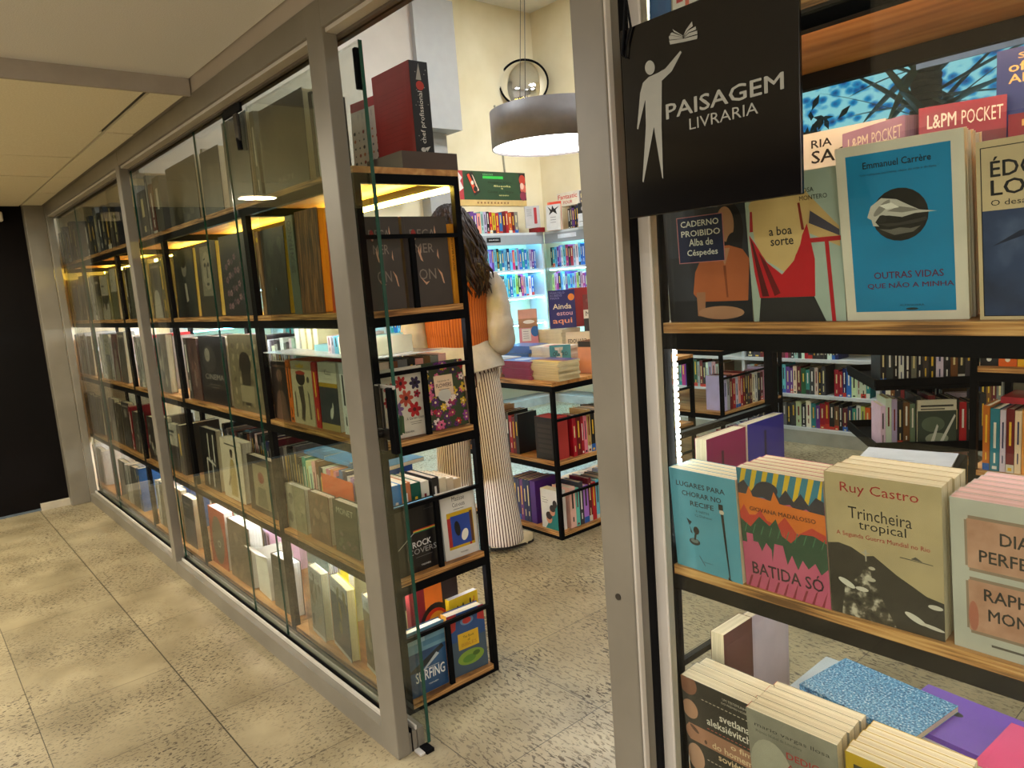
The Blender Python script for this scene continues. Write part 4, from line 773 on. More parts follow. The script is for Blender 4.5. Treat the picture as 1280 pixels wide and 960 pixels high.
# behind them on the end shelves
it = [('r', 0, 0, 1, 1, '7a1420'), ('r', .55, 0, 1, 1, '2a1a1c'), ('r', .3, .70, .66, 1, 'e0701c'), ('e', .5, .52, .34, .26, '1f1a18'), ('e', .5, .52, .27, .20, 'c8301c'), ('e', .52, .58, .17, .10, 'e8942a'), ('e', .46, .48, .10, .06, 'f0b040'), ('p', [(0, 0), (.4, 0), (.2, .26), (0, .3)], 'b01c24')]
book('art_book', 'large red cookbook with a glowing bowl standing behind the bottom shelf end', .19, .305, .025, '7a1420', (-1.945, 1.235, LV[0] + .0005), 90, 0, it, hard=True, pages=WHITEP)
it = [('r', 0, 0, 1, 1, 'e8c326')] + [('e', random.Random(i).uniform(.1, .9), random.Random(i + 50).uniform(.1, .9), .03, .05, random.Random(i + 9).choice(['b03a20', '2a2a20', '8a4a20', 'd98a2a'])) for i in range(40)]
book('art_book', 'yellow book with tiny crowded figures behind the painted thick book', .12, .235, .022, 'e8c326', (-1.925, 1.335, LV[0] + .0005), 90, 0, it, pages=WHITEP)
spine_row((-1.978, 1.122), (0, 1), LV[0] + .0005, 'wkw', 'from the glass, rear of the bottom end shelf', name='art_book', face=90, wr=(.010, .016), hr=(.27, .285), depth=.16, seed=5, noun='art book')
spine_row((-1.925, 1.108), (0, 1), LV[2] + .0005, 'w32u30g34k28s30u26g30i30', 'from the glass behind the flower covers', name='art_book', face=90, hr=(.225, .232), depth=.13, seed=6, noun='art book', wr=(.028, .034))
for k, (c, cn, w, h) in enumerate((('3a86c8', 'blue', .036, .272), ('c9784a', 'copper', .034, .27), ('1c5a44', 'dark green', .036, .262), ('e8e2cc', 'cream', .030, .258))):
    o = spine_mesh(w, h, .17, c, k + 3, pages=CREAM).build('art_book'); tag(o, f'{cn} thick art book standing behind the black record album book', 'book'); o.location = (-1.925 - .002 * k, (1.120, 1.157, 1.194, 1.230)[k], LV[1] + .0005); o.rotation_euler = (0, 0, R(90))
for k, (c, cn) in enumerate((('2a2622', 'black and gold'), ('e2d2b0', 'ivory'), ('dcc8a8', 'sand'), ('d0b48c', 'buff'))):
    o = spine_mesh(.027, .262 - .008 * k, .16, c, k + 31, pages=CREAM).build('art_book'); tag(o, f'{cn} thick book standing behind the white book with a blue picture', 'book'); o.location = (-1.93, 1.2695 + k * .029, LV[1] + .0005); o.rotation_euler = (0, 0, R(90))
# on top of the bookcase by the doorway
TOP = LV[4] + .0005
book('art_book', 'big brown boxed book lying flat on the bookcase top by the doorway', .2, .052, .20, '55463f', (-1.862, 1.315, TOP), 90, 0, None, pages='6e5e58', back='55463f')
chef = book('hardcover_book', 'thick red cookbook with a black lettered spine standing on the brown boxed book', .215, .272, .066, '9c2626', (-2.012, 1.295, TOP + .0525), 0, 0, [('r', .1, .1, .9, .9, 'a02c2a')] + [('r', .15, .2 + i * .055, .85, .205 + i * .055, '8a1e20') for i in range(11)], pages='1b1719', hard=True)
mb = MB(); mb.box((-1.9035, 1.2955, TOP + .053), (-1.9015, 1.3605, TOP + .324), '171416')
art(mb, [('T', 'chef profissional', .34, .12, .66, .68, 'ece8e0'), ('e', .5, .74, .22, .05, 'c0392b'), ('p', [(.3, .80), (.5, .98), (.6, .80)], 'a8a49c'), ('e', .4, .05, .14, .025, 'd8d4cc'), ('p', [(.6, .03), (.8, .09), (.5, .07)], 'd8d4cc')] + [('e', random.Random(i).uniform(.1, .9), random.Random(i + 20).uniform(.05, .95), .03, .006, '8a8680') for i in range(18)], lambda u, v, d: Vector((-1.9015 + d, 1.2955 + u * .065, TOP + .053 + v * .271)))
sp_ = mb.build('spine'); sp_.parent = chef; sp_.matrix_parent_inverse = Matrix.Translation((2.012, -1.295, -(TOP + .0525)))
it = [('r', 0, 0, 1, 1, 'd8d2cc'), ('r', 0, .90, 1, 1, 'b01c2c')] + [('e', .08 + (i % 8) * .12, .06 + (i // 8) * .085, random.Random(i).choice([.014, .02, .03]), random.Random(i).choice([.009, .013, .02]), random.Random(i).choice(['2a2a3a', '8a2a34', 'b8704a', '3a4a5a'])) for i in range(64)] + [('r', .2 + i * .12, .80, .207 + i * .12, .86, '55505a') for i in range(6)]
book('art_book', 'white book with rows of small dots and a red top band on the bookcase top', .225, .30, .02, 'd8d2cc', (-2.25, 1.345, TOP), 4, 2, it)
for k, (c, cn, x) in enumerate((('25262a', 'black', -2.172), ('b9babc', 'silver grey', -2.148), ('2d2b2c', 'charcoal', -2.124))):
    o = spine_mesh(.02, .275 - .01 * k, .09, c, k, plain=k != 1).build('art_book'); tag(o, f'slim {cn} book standing on the bookcase top beside the dotted white one', 'book'); o.location = (x, 1.10, TOP)

# ---------------------------------------------------------------- left bookcases, books facing the corridor
YF = 1.064
def fbook(label, x0, x1, z, h, t, c, items, name='art_book', y=YF, yaw=0, lean=1.5, **k):
    return book(name, label, x1 - x0, h, t, c, ((x0 + x1) / 2, y, z + .0005), yaw, lean, items, **k)
def sbook(label, x0, x1, z, h, d, c, seed, y=YF, items=None, tilt=0, **k):
    w = x1 - x0; mb = spine_mesh(w, h, d, c, seed, plain=items is not None, **k)
    if items: art(mb, items, lambda u, v, dd: Vector(((u - .5) * w, -dd, v * h)))
    o = mb.build('art_book'); tag(o, label, 'book'); o.location = ((x0 + x1) / 2, y, z + .0005); o.rotation_euler = (0, R(tilt), 0); return o
DKP = ['3a3834', '57534a', '7a7468', '9c9686', '2a2826']
S2 = LV[3]; S3 = LV[2]; S4 = LV[1]; S5 = LV[0]
# bay by the doorway, yellow lit shelf, its yellow light also put into page-edge colours
sbook('thin kraft brown spine with a gold dot on the yellow lit shelf', -2.645, -2.615, S2, .30, .2, 'a8855c', 1, items=[('e', .5, .9, .3, .03, 'f0c83a'), ('r', .2, .1, .8, .5, '8a6a44')])
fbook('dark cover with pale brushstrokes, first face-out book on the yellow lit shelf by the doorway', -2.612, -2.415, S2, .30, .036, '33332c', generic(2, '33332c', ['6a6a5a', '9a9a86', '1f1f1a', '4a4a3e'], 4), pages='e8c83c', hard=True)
sbook('grey green spine with a vertical name on the yellow lit shelf', -2.376, -2.318, S2, .325, .2, '6b7464', 2, items=[('T', 'SIRON FRANCO', .22, .42, .78, .95, '2a2c28', True)])
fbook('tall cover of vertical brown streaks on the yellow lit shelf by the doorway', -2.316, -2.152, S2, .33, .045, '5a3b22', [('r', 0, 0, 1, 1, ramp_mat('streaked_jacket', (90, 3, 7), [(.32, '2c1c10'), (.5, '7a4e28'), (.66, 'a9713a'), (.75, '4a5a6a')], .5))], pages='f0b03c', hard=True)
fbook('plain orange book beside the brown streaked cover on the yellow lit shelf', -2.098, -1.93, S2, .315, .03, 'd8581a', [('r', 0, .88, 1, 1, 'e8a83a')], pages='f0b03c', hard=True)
# bay by the doorway, second shelf: books under a clear acrylic ledge
x = -2.64
fbook('dark brown portrait cover behind the clear acrylic strip', -2.655, -2.515, S3, .215, .03, '2e2522', generic(11, '2e2522', ['5a3c30', '6e5244', '3a2a24'], 1))
sbook('bright orange spine behind the clear acrylic strip', -2.512, -2.482, S3, .225, .18, 'e0741c', 4)
fbook('cream cover with black ink scribbles and a small yellow zigzag on top', -2.480, -2.315, S3, .222, .02, 'c9bd9a', [('p', [(.25, .96), (.28, .90), (.62, .90), (.66, .97), (.55, .93), (.46, .98), (.36, .93)], 'e0b62c'), ('e', .45, .74, .22, .12, '2a2420'), ('e', .45, .82, .24, .03, 'a83a28'), ('p', [(.3, .6), (.55, .62), (.6, .3), (.5, .05), (.35, .08), (.4, .3)], '4a4238'), ('p', [(.1, .5), (.16, .52), (.2, .1), (.12, .1)], '6a5f4c'), ('p', [(.75, .55), (.82, .5), (.86, .1), (.78, .1)], '6a5f4c'), ('e', .8, .72, .06, .05, '3a322a')])
sbook('red spine with small white marks behind the clear acrylic strip', -2.305, -2.270, S3, .225, .18, 'c41a22', 6)
fbook('dark cover with a cream title band and a small white squiggle', -2.265, -2.135, S3, .225, .03, '39404a', [('r', 0, .70, 1, 1, 'd9d4c4'), ('t', 'Cats', .36, .82, .68, .90, INK), ('r', .3, .76, .75, .765, '8a8678'), ('r', 0, .64, 1, .70, 'b8942a'), ('r', 0, 0, 1, .1, 'b8a468'), ('e', .6, .26, .10, .07, 'd8d8d0', .8), ('e', .68, .34, .03, .08, 'd8d8d0')], pages=WHITEP)
sbook('white spine behind the clear acrylic strip', -2.105, -2.070, S3, .23, .18, 'eceef0', 8)
fbook('dark blue cover with red speckles behind the clear acrylic strip', -2.066, -1.92, S3, .225, .02, '23355c', generic(14, '23355c', ['7a2a3a', '35507e', '9aa4c0', '3a2a4a'], 4))
mb = MB(); mb.box((-2.646, 1.0445, 1.050), (-1.868, 1.0485, 1.098), ACRYLIC); mb.box((-2.646, 1.0445, 1.0985), (-1.868, 1.30, 1.1015), col('e8eaec', .15, .05)); tag(mb.build('acrylic_ledge'), 'clear acrylic ledge with a white edge across the bookcase by the doorway', 'ledge')
r = random.Random(4)
for k, (c, cn) in enumerate((('e8e4da', 'white'), ('efe2b8', 'cream'), ('efe2b8', 'pale cream'), ('efe2b8', 'butter cream'))):
    o = spine_mesh(.034, .10 if k else .085, .12, c, k + 9, plain=True).build('pocket_book'); tag(o, f'small {cn} pocket book, {nth(k + 1)} on the acrylic ledge', 'book'); o.location = (-2.60 + k * .052, 1.16, 1.102)
for k, (c, cn, x, y, w) in enumerate((('7fb6c4', 'pale blue', -2.33, 1.20, .16),)):
    flat_book('pocket_book', f'{cn} book lying on the acrylic ledge', .13, w, .022, c, (x, y, 1.1018), 5 * k, generic(k + 70, c, ['e8eef0', '9ab0b8', '5a7a8a'], 3), pages=CREAM)
spine_row((-2.235, 1.10), (1, 0), 1.1018, 'wlcwigwwlcwiw', 'in the row on the acrylic ledge', name='pocket_book', hr=(.050, .062), wr=(.018, .030), depth=.15, seed=33, noun='pocket book', cutoff=.34)
# bay by the doorway, third shelf
LBL = 'on the third shelf by the doorway'
fbook(f'face-out book with a faint grey green scene {LBL}', -2.655, -2.490, S4, .172, .03, '8d8a72', generic(21, '8d8a72', ['a09c84', '76735e', '5c5a48'], 4), pages=WHITEP, hard=True)
fbook(f'face-out book with a reddish brown forest {LBL}', -2.458, -2.300, S4, .176, .03, '6b4a40', generic(22, '6b4a40', ['8a6050', '523630', '9a7a68'], 4), pages=WHITEP, hard=True)
fbook(f'face-out charcoal book titled in grey capitals {LBL}', -2.266, -2.100, S4, .180, .03, '39403a', [('t', 'MONET', .14, .76, .84, .88, 'c9c9c0')] + [('e', random.Random(i).uniform(.1, .9), random.Random(i + 7).uniform(.08, .4), .07, .04, random.Random(i).choice(['6a5a5a', '5a6a5a', '7a6a70', '4a5248'])) for i in range(14)], pages=WHITEP, hard=True)
fbook(f'face-out dark green book beside the white post {LBL}', -2.066, -1.905, S4, .182, .03, '3c4438', [('e', .2, .72, .07, .07, 'a8aa9c'), ('e', .26, .60, .05, .06, '8a8c80'), ('t', 'Renoir', .10, .40, .75, .50, 'd8d8cc'), ('r', .1, .2, .8, .3, '54604e')], pages=WHITEP, hard=True)
def back_row(x0, x1, z, spec, desc, seed, h=(.25, .29), d=.2, y=1.125, wr=(.018, .034)):
    return spine_row((x0, y), (1, 0), z + .0005, spec, desc, name='art_book', hr=h, depth=d, seed=seed, noun='art book', wr=wr, cutoff=x1 - x0, group=None)
back_row(-2.655, -2.11, S4, 'kdtiwiukisfsbbnwvlcbcnbt', 'in the back row of the third shelf by the doorway', 17, (.225, .27))
mb = MB(); mb.box((-2.415, 1.108, S4 + .0008), (-2.185, 1.1095, S4 + .240), 'ea5a1c'); tag(mb.build('paper_sheet'), 'bright orange sheet standing behind the reddish brown forest book', 'paper')
for k in range(3):  # flat blue slabs stand for blue reflections on the book tops
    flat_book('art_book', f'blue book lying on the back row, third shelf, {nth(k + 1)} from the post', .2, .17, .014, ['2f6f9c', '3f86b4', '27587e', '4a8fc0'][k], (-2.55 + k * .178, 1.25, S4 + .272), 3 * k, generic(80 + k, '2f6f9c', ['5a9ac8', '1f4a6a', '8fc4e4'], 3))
# bay by the doorway, bottom shelf
W1 = 'c9cdd0'
def tas(n, s, pal): return [('r', 0, .80, 1, 1, 'b9bdc2'), ('t', n, .12, .855, .88, .93, '55585c')] + [(q[0],) + tuple(q[1:]) for q in generic(s, '6a6a60', pal, 4)] + [('r', 0, 0, 1, .05, 'd8dadc')]
fbook('white spined painter monograph with tiny strolling figures on the bottom shelf', -2.560, -2.425, S5, .262, .03, '8f9290', tas('ROCKWELL', 31, ['4a4844', '7a7468', '9c9484', '5a5048']), pages='f0e6c8', yaw=-6, hard=True, back='e8e8e4')
fbook('painter monograph with a deep blue and gold field on the bottom shelf', -2.400, -2.215, S5, .262, .032, '35485e', tas('VAN GOGH', 33, ['4a5a6a', '8a7a3a', '35485e', '6a6a44']), pages='f0e0a8', yaw=-9, hard=True, back='e8d23c')
fbook('painter monograph with speckled brown crowd beside the white post on the bottom shelf', -2.160, -1.985, S5, .262, .03, '6a6258', tas('RENOIR', 35, ['8a7a66', '4a4238', 'a89a84', '5c5248']), pages='f0e0a8', yaw=-9, hard=True)
for k, (x, y) in enumerate(((-2.44, 1.155), (-2.24, 1.17), (-2.06, 1.19))):
    book('art_book', f'tall bright yellow book behind the monographs, {nth(k + 1)} from the bookcase post', .17, .272, .02, 'f0cf1c', (x, y, S5 + .0005), -16, 2, [('r', 0, 0, .05, 1, 'f4f2ea')], pages=WHITEP)
back_row(-2.645, -2.46, S5, 'wwlwgwkw', 'in the corner row behind the monographs', 19, (.24, .27), .16, 1.20, (.014, .024))
back_row(-2.35, -2.245, S5, 'wkwgrwlkw', 'at the rear, bottom shelf by the doorway', 20, (.26, .30), .12, 1.25, (.016, .03))
book('art_book', 'white book with peach figures lying open at the rear of the bottom shelf', .2, .25, .03, 'e2d6ca', (-2.12, 1.315, S5 + .0005), -8, 2, generic(44, 'e2d6ca', ['c9907a', 'b06a58', '3a2c28'], 4))

# second bay
B = 'of the second bookcase'
fbook(f'dark cover with a suited seated figure on the yellow lit shelf {B}', -3.66, -3.375, S2, .305, .03, '2b2f2a', [('p', [(.3, 0), (.34, .4), (.46, .55), (.62, .5), (.74, .3), (.78, 0)], '1c1f1e'), ('e', .50, .72, .12, .12, '8a8478'), ('e', .5, .80, .14, .07, '1a1a18'), ('p', [(.46, .5), (.56, .5), (.60, .25), (.5, .22)], 'a8a294')], pages='d9cf8a', hard=True)
fbook(f'dark cover with a long faced mask on the yellow lit shelf {B}', -3.335, -3.085, S2, .31, .03, '3b372c', [('r', .22, .28, .78, .95, '7f7a68'), ('e', .5, .62, .22, .26, '9a947f'), ('e', .42, .70, .05, .03, '22201a'), ('e', .58, .70, .05, .03, '22201a'), ('p', [(.49, .7), (.53, .7), (.55, .52), (.47, .52)], '4a4638'), ('e', .5, .44, .07, .02, '22201a'), ('p', [(.36, .78), (.46, .80), (.46, .78), (.36, .76)], '22201a')], pages='d9cf8a', hard=True)
fbook(f'dark cover with faint pink blossoms on the yellow lit shelf {B}', -3.04, -2.73, S2, .315, .03, '2c2d2e', [('f', .2 + .1 * (i % 6), .12 + .055 * (i * 7 % 13), .05, .9, 5, ['7a5a62', '8a6e72', '5c4a52'][i % 3], '3a3034') for i in range(22)], pages='d9cf8a', hard=True)
sbook(f'grey mottled spine on the white lit shelf {B}', -3.66, -3.615, S3, .29, .22, '5a5450', 1)
sbook(f'maroon glossy spine on the white lit shelf {B}', -3.605, -3.475, S3, .29, .22, '5c4440', 2, items=generic(3, '5c4440', ['7a5850', '8a7670', '403030'], 4))
fbook(f'black cover with a pale moon on the white lit shelf {B}', -3.46, -3.115, S3, .30, .035, '232022', [('e', .28, .74, .10, .09, 'a29c90'), ('e', .36, .66, .26, .20, '3a3634'), ('e', .30, .72, .10, .10, '8a8478'), ('t', 'CINEMA', .16, .36, .84, .44, '9a948a'), ('r', .3, .28, .7, .29, '6a645c'), ('r', .36, .24, .64, .25, '6a645c')], hard=True)
fbook(f'cream patterned cover with a dark figure on the white lit shelf {B}', -3.085, -2.74, S3, .31, .03, '6f654c', [('e', .15 + .175 * (i % 5), .1 + .15 * (i // 5), .05, .03, ['8a7e60', '574e3a', '9c9072'][i % 3], i) for i in range(30)] + [('e', .5, .62, .18, .16, '2a241c'), ('p', [(.36, .5), (.64, .5), (.58, .08), (.42, .08)], '3a3226'), ('r', .3, .12, .72, .34, '8f8568')], hard=True)
back_row(-3.435, -2.72, S3, 'wlgwkwgdwkwlgwdkwgwlkwgdwlkwgwdkw', 'at the back, white lit shelf, second bookcase', 23, (.25, .29), .16, 1.20)
fbook(f'black cover with long white upright strokes on the dark shelf {B}', -3.62, -3.40, S4, .29, .03, '1b1a1a', [('r', .30 + i * .16, .05 + (i % 2) * .42, .36 + i * .16, .5 + (i % 2) * .42, 'c9c5ba') for i in range(4)] + [('p', [(.3, .48), (.36, .52), (.84, .44), (.84, .40)], 'c9c5ba')], hard=True)
fbook(f'cream cover with a standing woman in ochre on the dark shelf {B}', -3.345, -3.09, S4, .27, .045, 'cdc3ab', [('p', [(.36, .06), (.34, .36), (.40, .60), (.46, .68), (.56, .68), (.64, .58), (.68, .36), (.66, .06)], 'a8935c'), ('e', .51, .76, .06, .06, '5a4636'), ('e', .51, .80, .07, .05, '2a2018'), ('p', [(.36, .40), (.24, .22), (.30, .2), (.42, .36)], '7a684a'), ('r', .2, .90, .8, .925, '5a5446')], pages='e8e0c8', hard=True)
fbook(f'dark cover with a framed ochre portrait on the dark shelf {B}', -3.03, -2.76, S4, .235, .035, '2a2420', [('r', .2, .1, .8, .86, '8a8266'), ('e', .5, .64, .12, .10, '7a3a30'), ('p', [(.3, .12), (.36, .46), (.64, .46), (.7, .12)], '5c5a44')], hard=True)
back_row(-3.66, -2.72, S4, 'kdgkudRkgdkkugdkwkdgknkdRkdgkkdg', 'at the back, dark shelf, second bookcase', 25, (.24, .28), .17, 1.19)
fbook(f'red cover with a large grey oval on the lit bottom shelf {B}', -3.66, -3.44, S5, .285, .045, 'b04a34', [('e', .5, .46, .36, .42, '6b6456'), ('e', .55, .40, .1, .06, 'b9bdb0'), ('e', .55, .40, .07, .035, '6b6456')], pages='f4f4f0', hard=True)
fbook(f'taupe cover with soft arched shapes on the brightly lit bottom shelf {B}', -3.40, -3.13, S5, .275, .06, '6a5c4e', generic(52, '6a5c4e', ['7c6e5e', '584c40', '8a7c6a'], 4), pages='f4f4f0', hard=True)
fbook(f'grey brown cover on the brightly lit bottom shelf {B}', -2.90, -2.71, S5, .225, .045, '5e5a50', generic(53, '5e5a50', ['4a463e', '767064'], 2), pages='f4f4f0', hard=True)
back_row(-3.655, -3.16, S5, 'owwgwwkwfwwwgwwmwwkwwwrwwgw', 'at the back, bottom shelf, second bookcase', 27, (.23, .26), .18, 1.18, (.02, .04))
root = thing('open_carton', 'open white cardboard carton between two books on the bright bottom shelf', 'box', (-3.03, 1.075, S5 + .0005), (0, 0, R(-4)))
mb = MB(); wl = col('efece4', .7)
mb.box((-.08, 0, 0), (.08, .003, .19), wl); mb.box((-.08, .11, 0), (.08, .113, .19), wl); mb.box((-.08, .003, 0), (-.077, .11, .19), wl); mb.box((.077, .003, 0), (.08, .11, .19), wl); mb.box((-.077, .003, 0), (.077, .11, .003), wl); mb.build('carton_body', root)
mb = MB(); mb.tris([(-.08, .001, .19), (.08, .001, .19), (.085, -.04, .215), (-.085, -.04, .215), (-.08, .003, .1905), (.08, .003, .1905), (.085, -.038, .2165), (-.085, -.038, .2165)], [(0, 1, 2, 3), (7, 6, 5, 4), (0, 4, 5, 1), (1, 5, 6, 2), (2, 6, 7, 3), (3, 7, 4, 0)], wl); mb.build('carton_flap', root)
# tops of the bookcases: dark volumes against the shop light
def topbook(label, px0, px1, pt, h, c, s, t=.03, pal=None):
    x0, x1 = at(px0, pt, 1, 1.085).x, at(px1, pt, 1, 1.085).x
    return fbook(label, x0, x1, LV[4], h, t, c, generic(s, c, pal or DKP, None), y=1.085, hard=True, lean=1)
T = 'on top of the bookcases'
fbook(f'largest dark cover with a standing crowd {T} by the white post', -2.545, -2.20, LV[4], .295, .05, '4b473d', [('p', [(0, 0), (0, .4), (.1, .5), (.18, .44), (.26, .56), (.34, .46), (.44, .60), (.52, .48), (.62, .62), (.72, .5), (.8, .58), (.9, .46), (1, .5), (1, 0)], '2f2b24'), ('e', .26, .60, .04, .04, '5c5648'), ('e', .44, .64, .04, .04, '5c5648'), ('e', .62, .66, .04, .04, '5c5648'), ('t', 'ARTE', .3, .12, .7, .18, '8a8474')], y=1.085, hard=True, lean=1)
sbook(f'pale spined book just left of the crowd cover {T}', -2.585, -2.555, LV[4], .23, .2, '77756c', 4, y=1.1)
fbook(f'tall plain dark book with a grey spine edge {T}', -2.90, -2.66, LV[4], .325, .045, '55554c', generic(61, '55554c', ['605f55', '4a4a42'], 2), y=1.085, hard=True, lean=1)
sbook(f'grey book standing between two large dark books {T}', -2.652, -2.615, LV[4], .315, .2, '5f5e58', 8, y=1.1)
fbook(f'dark blue grey cover with a faint round face {T}', -3.18, -2.965, LV[4], .262, .03, '3a3c3c', [('e', .5, .62, .18, .16, '55554f'), ('p', [(.3, .1), (.4, .46), (.6, .46), (.7, .1)], '4a4a46')], y=1.085, hard=True, lean=1)
sbook(f'slanting book with pale page edges {T}', -3.215, -3.19, LV[4], .285, .2, 'a8a29a', 5, y=1.10, items=[('r', .1, .02, .9, .98, 'b9b4ac')], tilt=4)
fbook(f'wide dark cover with two faint standing figures {T}', -3.66, -3.25, LV[4], .275, .03, '45423a', generic(64, '45423a', ['55523f', '3a372c', '605c50'], 4), y=1.085, hard=True, lean=1)
for k, (x0, x1, h, c, cn) in enumerate(((-4.18, -4.03, .24, '35332f', 'black'), (-4.02, -3.985, .30, '66645c', 'grey'), (-3.97, -3.90, .25, '6a2a20', 'rust'), (-3.89, -3.78, .27, '4a4840', 'olive'), (-4.45, -4.30, .26, '2c2c30', 'navy black'), (-4.29, -4.25, .29, '8a8880', 'pale grey'))):
    sbook(f'{cn} upright book on top of the third bookcase, seen through the far panes', x0, x1, LV[4], h, .2, c, k, y=1.09)
for k in range(9):
    h = [.22, .25, .21, .28, .24, .27, .22, .26, .23][k]; c, cn = [('25262c', 'black'), ('33363c', 'charcoal'), ('2a3038', 'slate'), ('8a8a8a', 'pale grey'), ('2c3440', 'navy'), ('3a3a3c', 'dark grey'), ('1f2226', 'jet'), ('4a4440', 'brown'), ('2e2e30', 'smoke')][k]
    sbook(f'{cn} upright book on top of the fourth bookcase from the doorway', -5.46 + k * .095, -5.38 + k * .095, LV[4], h, .2, c, k + 4, y=1.08)

# third and fourth bays: face-out and spine-out volumes, seen slantwise
def bay(x0, x1, z, seq, where, h=(.27, .31)):
    r = random.Random(int(abs(x0) * 1000 + z * 100)); x = x0 + .03; k = 0
    for w, c, cn, kind in seq:
        k += 1; hh = r.uniform(*h)
        if kind == 'f': fbook(f'{cn} face-out book, {nth(k)} from the far end, {where}', x, x + w, z, hh, .035, c, generic(int(x * -1000), c, [c, '8a8478', '3a3834', 'a8a294'], r.choice([1, 2, 4])), hard=True, pages='e8e0c0')
        else: sbook(f'{cn} spine, {nth(k)} from the far end, {where}', x, x + w, z, hh, .2, c, k)
        x += w + .012
        if kind == 'f': x += .012
Q = 'third bookcase'
bay(-4.60, -3.69, S2, [(.04, '3a3a34', 'charcoal', 's'), (.20, '4a4a3e', 'dark olive', 'f'), (.035, '2f8070', 'green', 's'), (.15, '9a8a5c', 'khaki', 'f'), (.17, '4f4c3a', 'moss', 'f'), (.05, '6a664e', 'drab', 's')], f'yellow lit shelf, {Q}')
bay(-4.60, -3.69, S3, [(.05, '8a8886', 'grey', 's'), (.05, 'b9b7b4', 'silver', 's'), (.12, '6a5a56', 'mauve brown', 'f'), (.06, 'cfcdca', 'white', 's'), (.035, 'd21422', 'bright red', 's'), (.05, 'a09a94', 'stone', 's'), (.15, '6e6862', 'taupe', 'f')], f'white lit shelf, {Q}')
bay(-4.60, -3.69, S4, [(.16, '2c2826', 'black brown', 'f'), (.04, '4a4238', 'umber', 's'), (.15, '3a352c', 'dark tan', 'f'), (.16, '26221f', 'near black', 'f'), (.06, '45403a', 'dim grey', 's')], f'dark shelf, {Q}', (.25, .29))
bay(-4.60, -3.69, S5, [(.05, 'd8d4cc', 'white', 's'), (.17, '6a6258', 'taupe', 'f'), (.05, '2a5a9a', 'blue', 's'), (.15, '8a6a44', 'tan', 'f'), (.18, '77706a', 'stone grey', 'f')], f'bottom shelf, {Q}', (.25, .28))
Q = 'farthest bookcase'
bay(-5.52, -4.60, S2, [(.05, '9aa0a4', 'pale', 's'), (.04, '5a5c50', 'olive', 's'), (.15, '5c5a3c', 'dark khaki', 'f'), (.18, '33362c', 'forest dark', 'f'), (.05, '8a845c', 'straw', 's'), (.14, '55563e', 'moss green', 'f')], f'yellow lit shelf, {Q}')
bay(-5.52, -4.60, S3, [(.06, 'd9dde0', 'white', 's'), (.05, '8f959a', 'steel', 's'), (.13, '77797c', 'grey', 'f'), (.05, 'c9c4c0', 'pale stone', 's'), (.14, '5a2a30', 'wine red', 'f'), (.15, '5f5a54', 'taupe grey', 'f')], f'white lit shelf, {Q}')
bay(-5.52, -4.60, S4, [(.15, '2c2a28', 'black', 'f'), (.14, '4a4036', 'brown', 'f'), (.18, '37302c', 'dark brown', 'f'), (.04, '9a1828', 'crimson', 's'), (.14, '2f302a', 'dark green', 'f')], f'dark shelf, {Q}', (.25, .29))
bay(-5.52, -4.60, S5, [(.18, '4a4a4a', 'charcoal', 'f'), (.05, 'e0e0de', 'white', 's'), (.05, 'c0bcb6', 'silver', 's'), (.16, '3f4246', 'slate', 'f'), (.05, '2b62a4', 'blue', 's')], f'bottom shelf, {Q}', (.25, .28))
Q = 'niche bookcase'
bay(-6.44, -5.52, S2, [(.05, '7a7a70', 'grey', 's'), (.17, '44463a', 'olive', 'f'), (.05, '9a9468', 'straw', 's'), (.16, '30332a', 'forest dark', 'f'), (.05, '6a6a58', 'drab', 's'), (.15, '4c4a36', 'moss', 'f')], f'yellow lit shelf, {Q}')
bay(-6.44, -5.52, S3, [(.06, 'd9dde0', 'white', 's'), (.14, '6f7276', 'grey', 'f'), (.05, 'a9adb0', 'steel', 's'), (.14, '4f5256', 'slate', 'f'), (.06, 'c9ccd0', 'silver', 's'), (.13, '5a5654', 'taupe', 'f')], f'white lit shelf, {Q}')
bay(-6.44, -5.52, S4, [(.15, '2a2826', 'black', 'f'), (.15, '4a463e', 'umber', 'f'), (.16, '302c2a', 'dark brown', 'f'), (.14, '38352f', 'dim grey', 'f')], f'dark shelf, {Q}', (.25, .29))
bay(-6.44, -5.52, S5, [(.16, '46484a', 'charcoal', 'f'), (.05, 'd8d8d6', 'white', 's'), (.15, '5a5a58', 'grey', 'f'), (.05, 'c0bcb6', 'silver', 's')], f'bottom shelf, {Q}', (.25, .28))
for k in range(6): sbook(f'{["black", "slate", "navy", "charcoal", "dark grey", "brown"][k]} upright book on top of the niche bookcase', -6.36 + k * .13, -6.27 + k * .13, LV[4], [.24, .27, .22, .28, .25, .23][k], .2, ['222428', '2c333a', '2a3444', '323436', '3c3c3e', '463e38'][k], k + 8, y=1.08)

# ---------------------------------------------------------------- books on the lit wall shelves
GW = 'books on the lit wall shelves'
def wallrow(x, y, along, z, spec, desc, face, seed, wr=(.026, .040), hr=(.205, .232), cutoff=None, name='shelf_book', depth=.15):
    return spine_row((x, y), along, z + .0005, spec, desc, name=name, face=face, wr=wr, hr=hr, depth=depth, seed=seed, cutoff=cutoff)
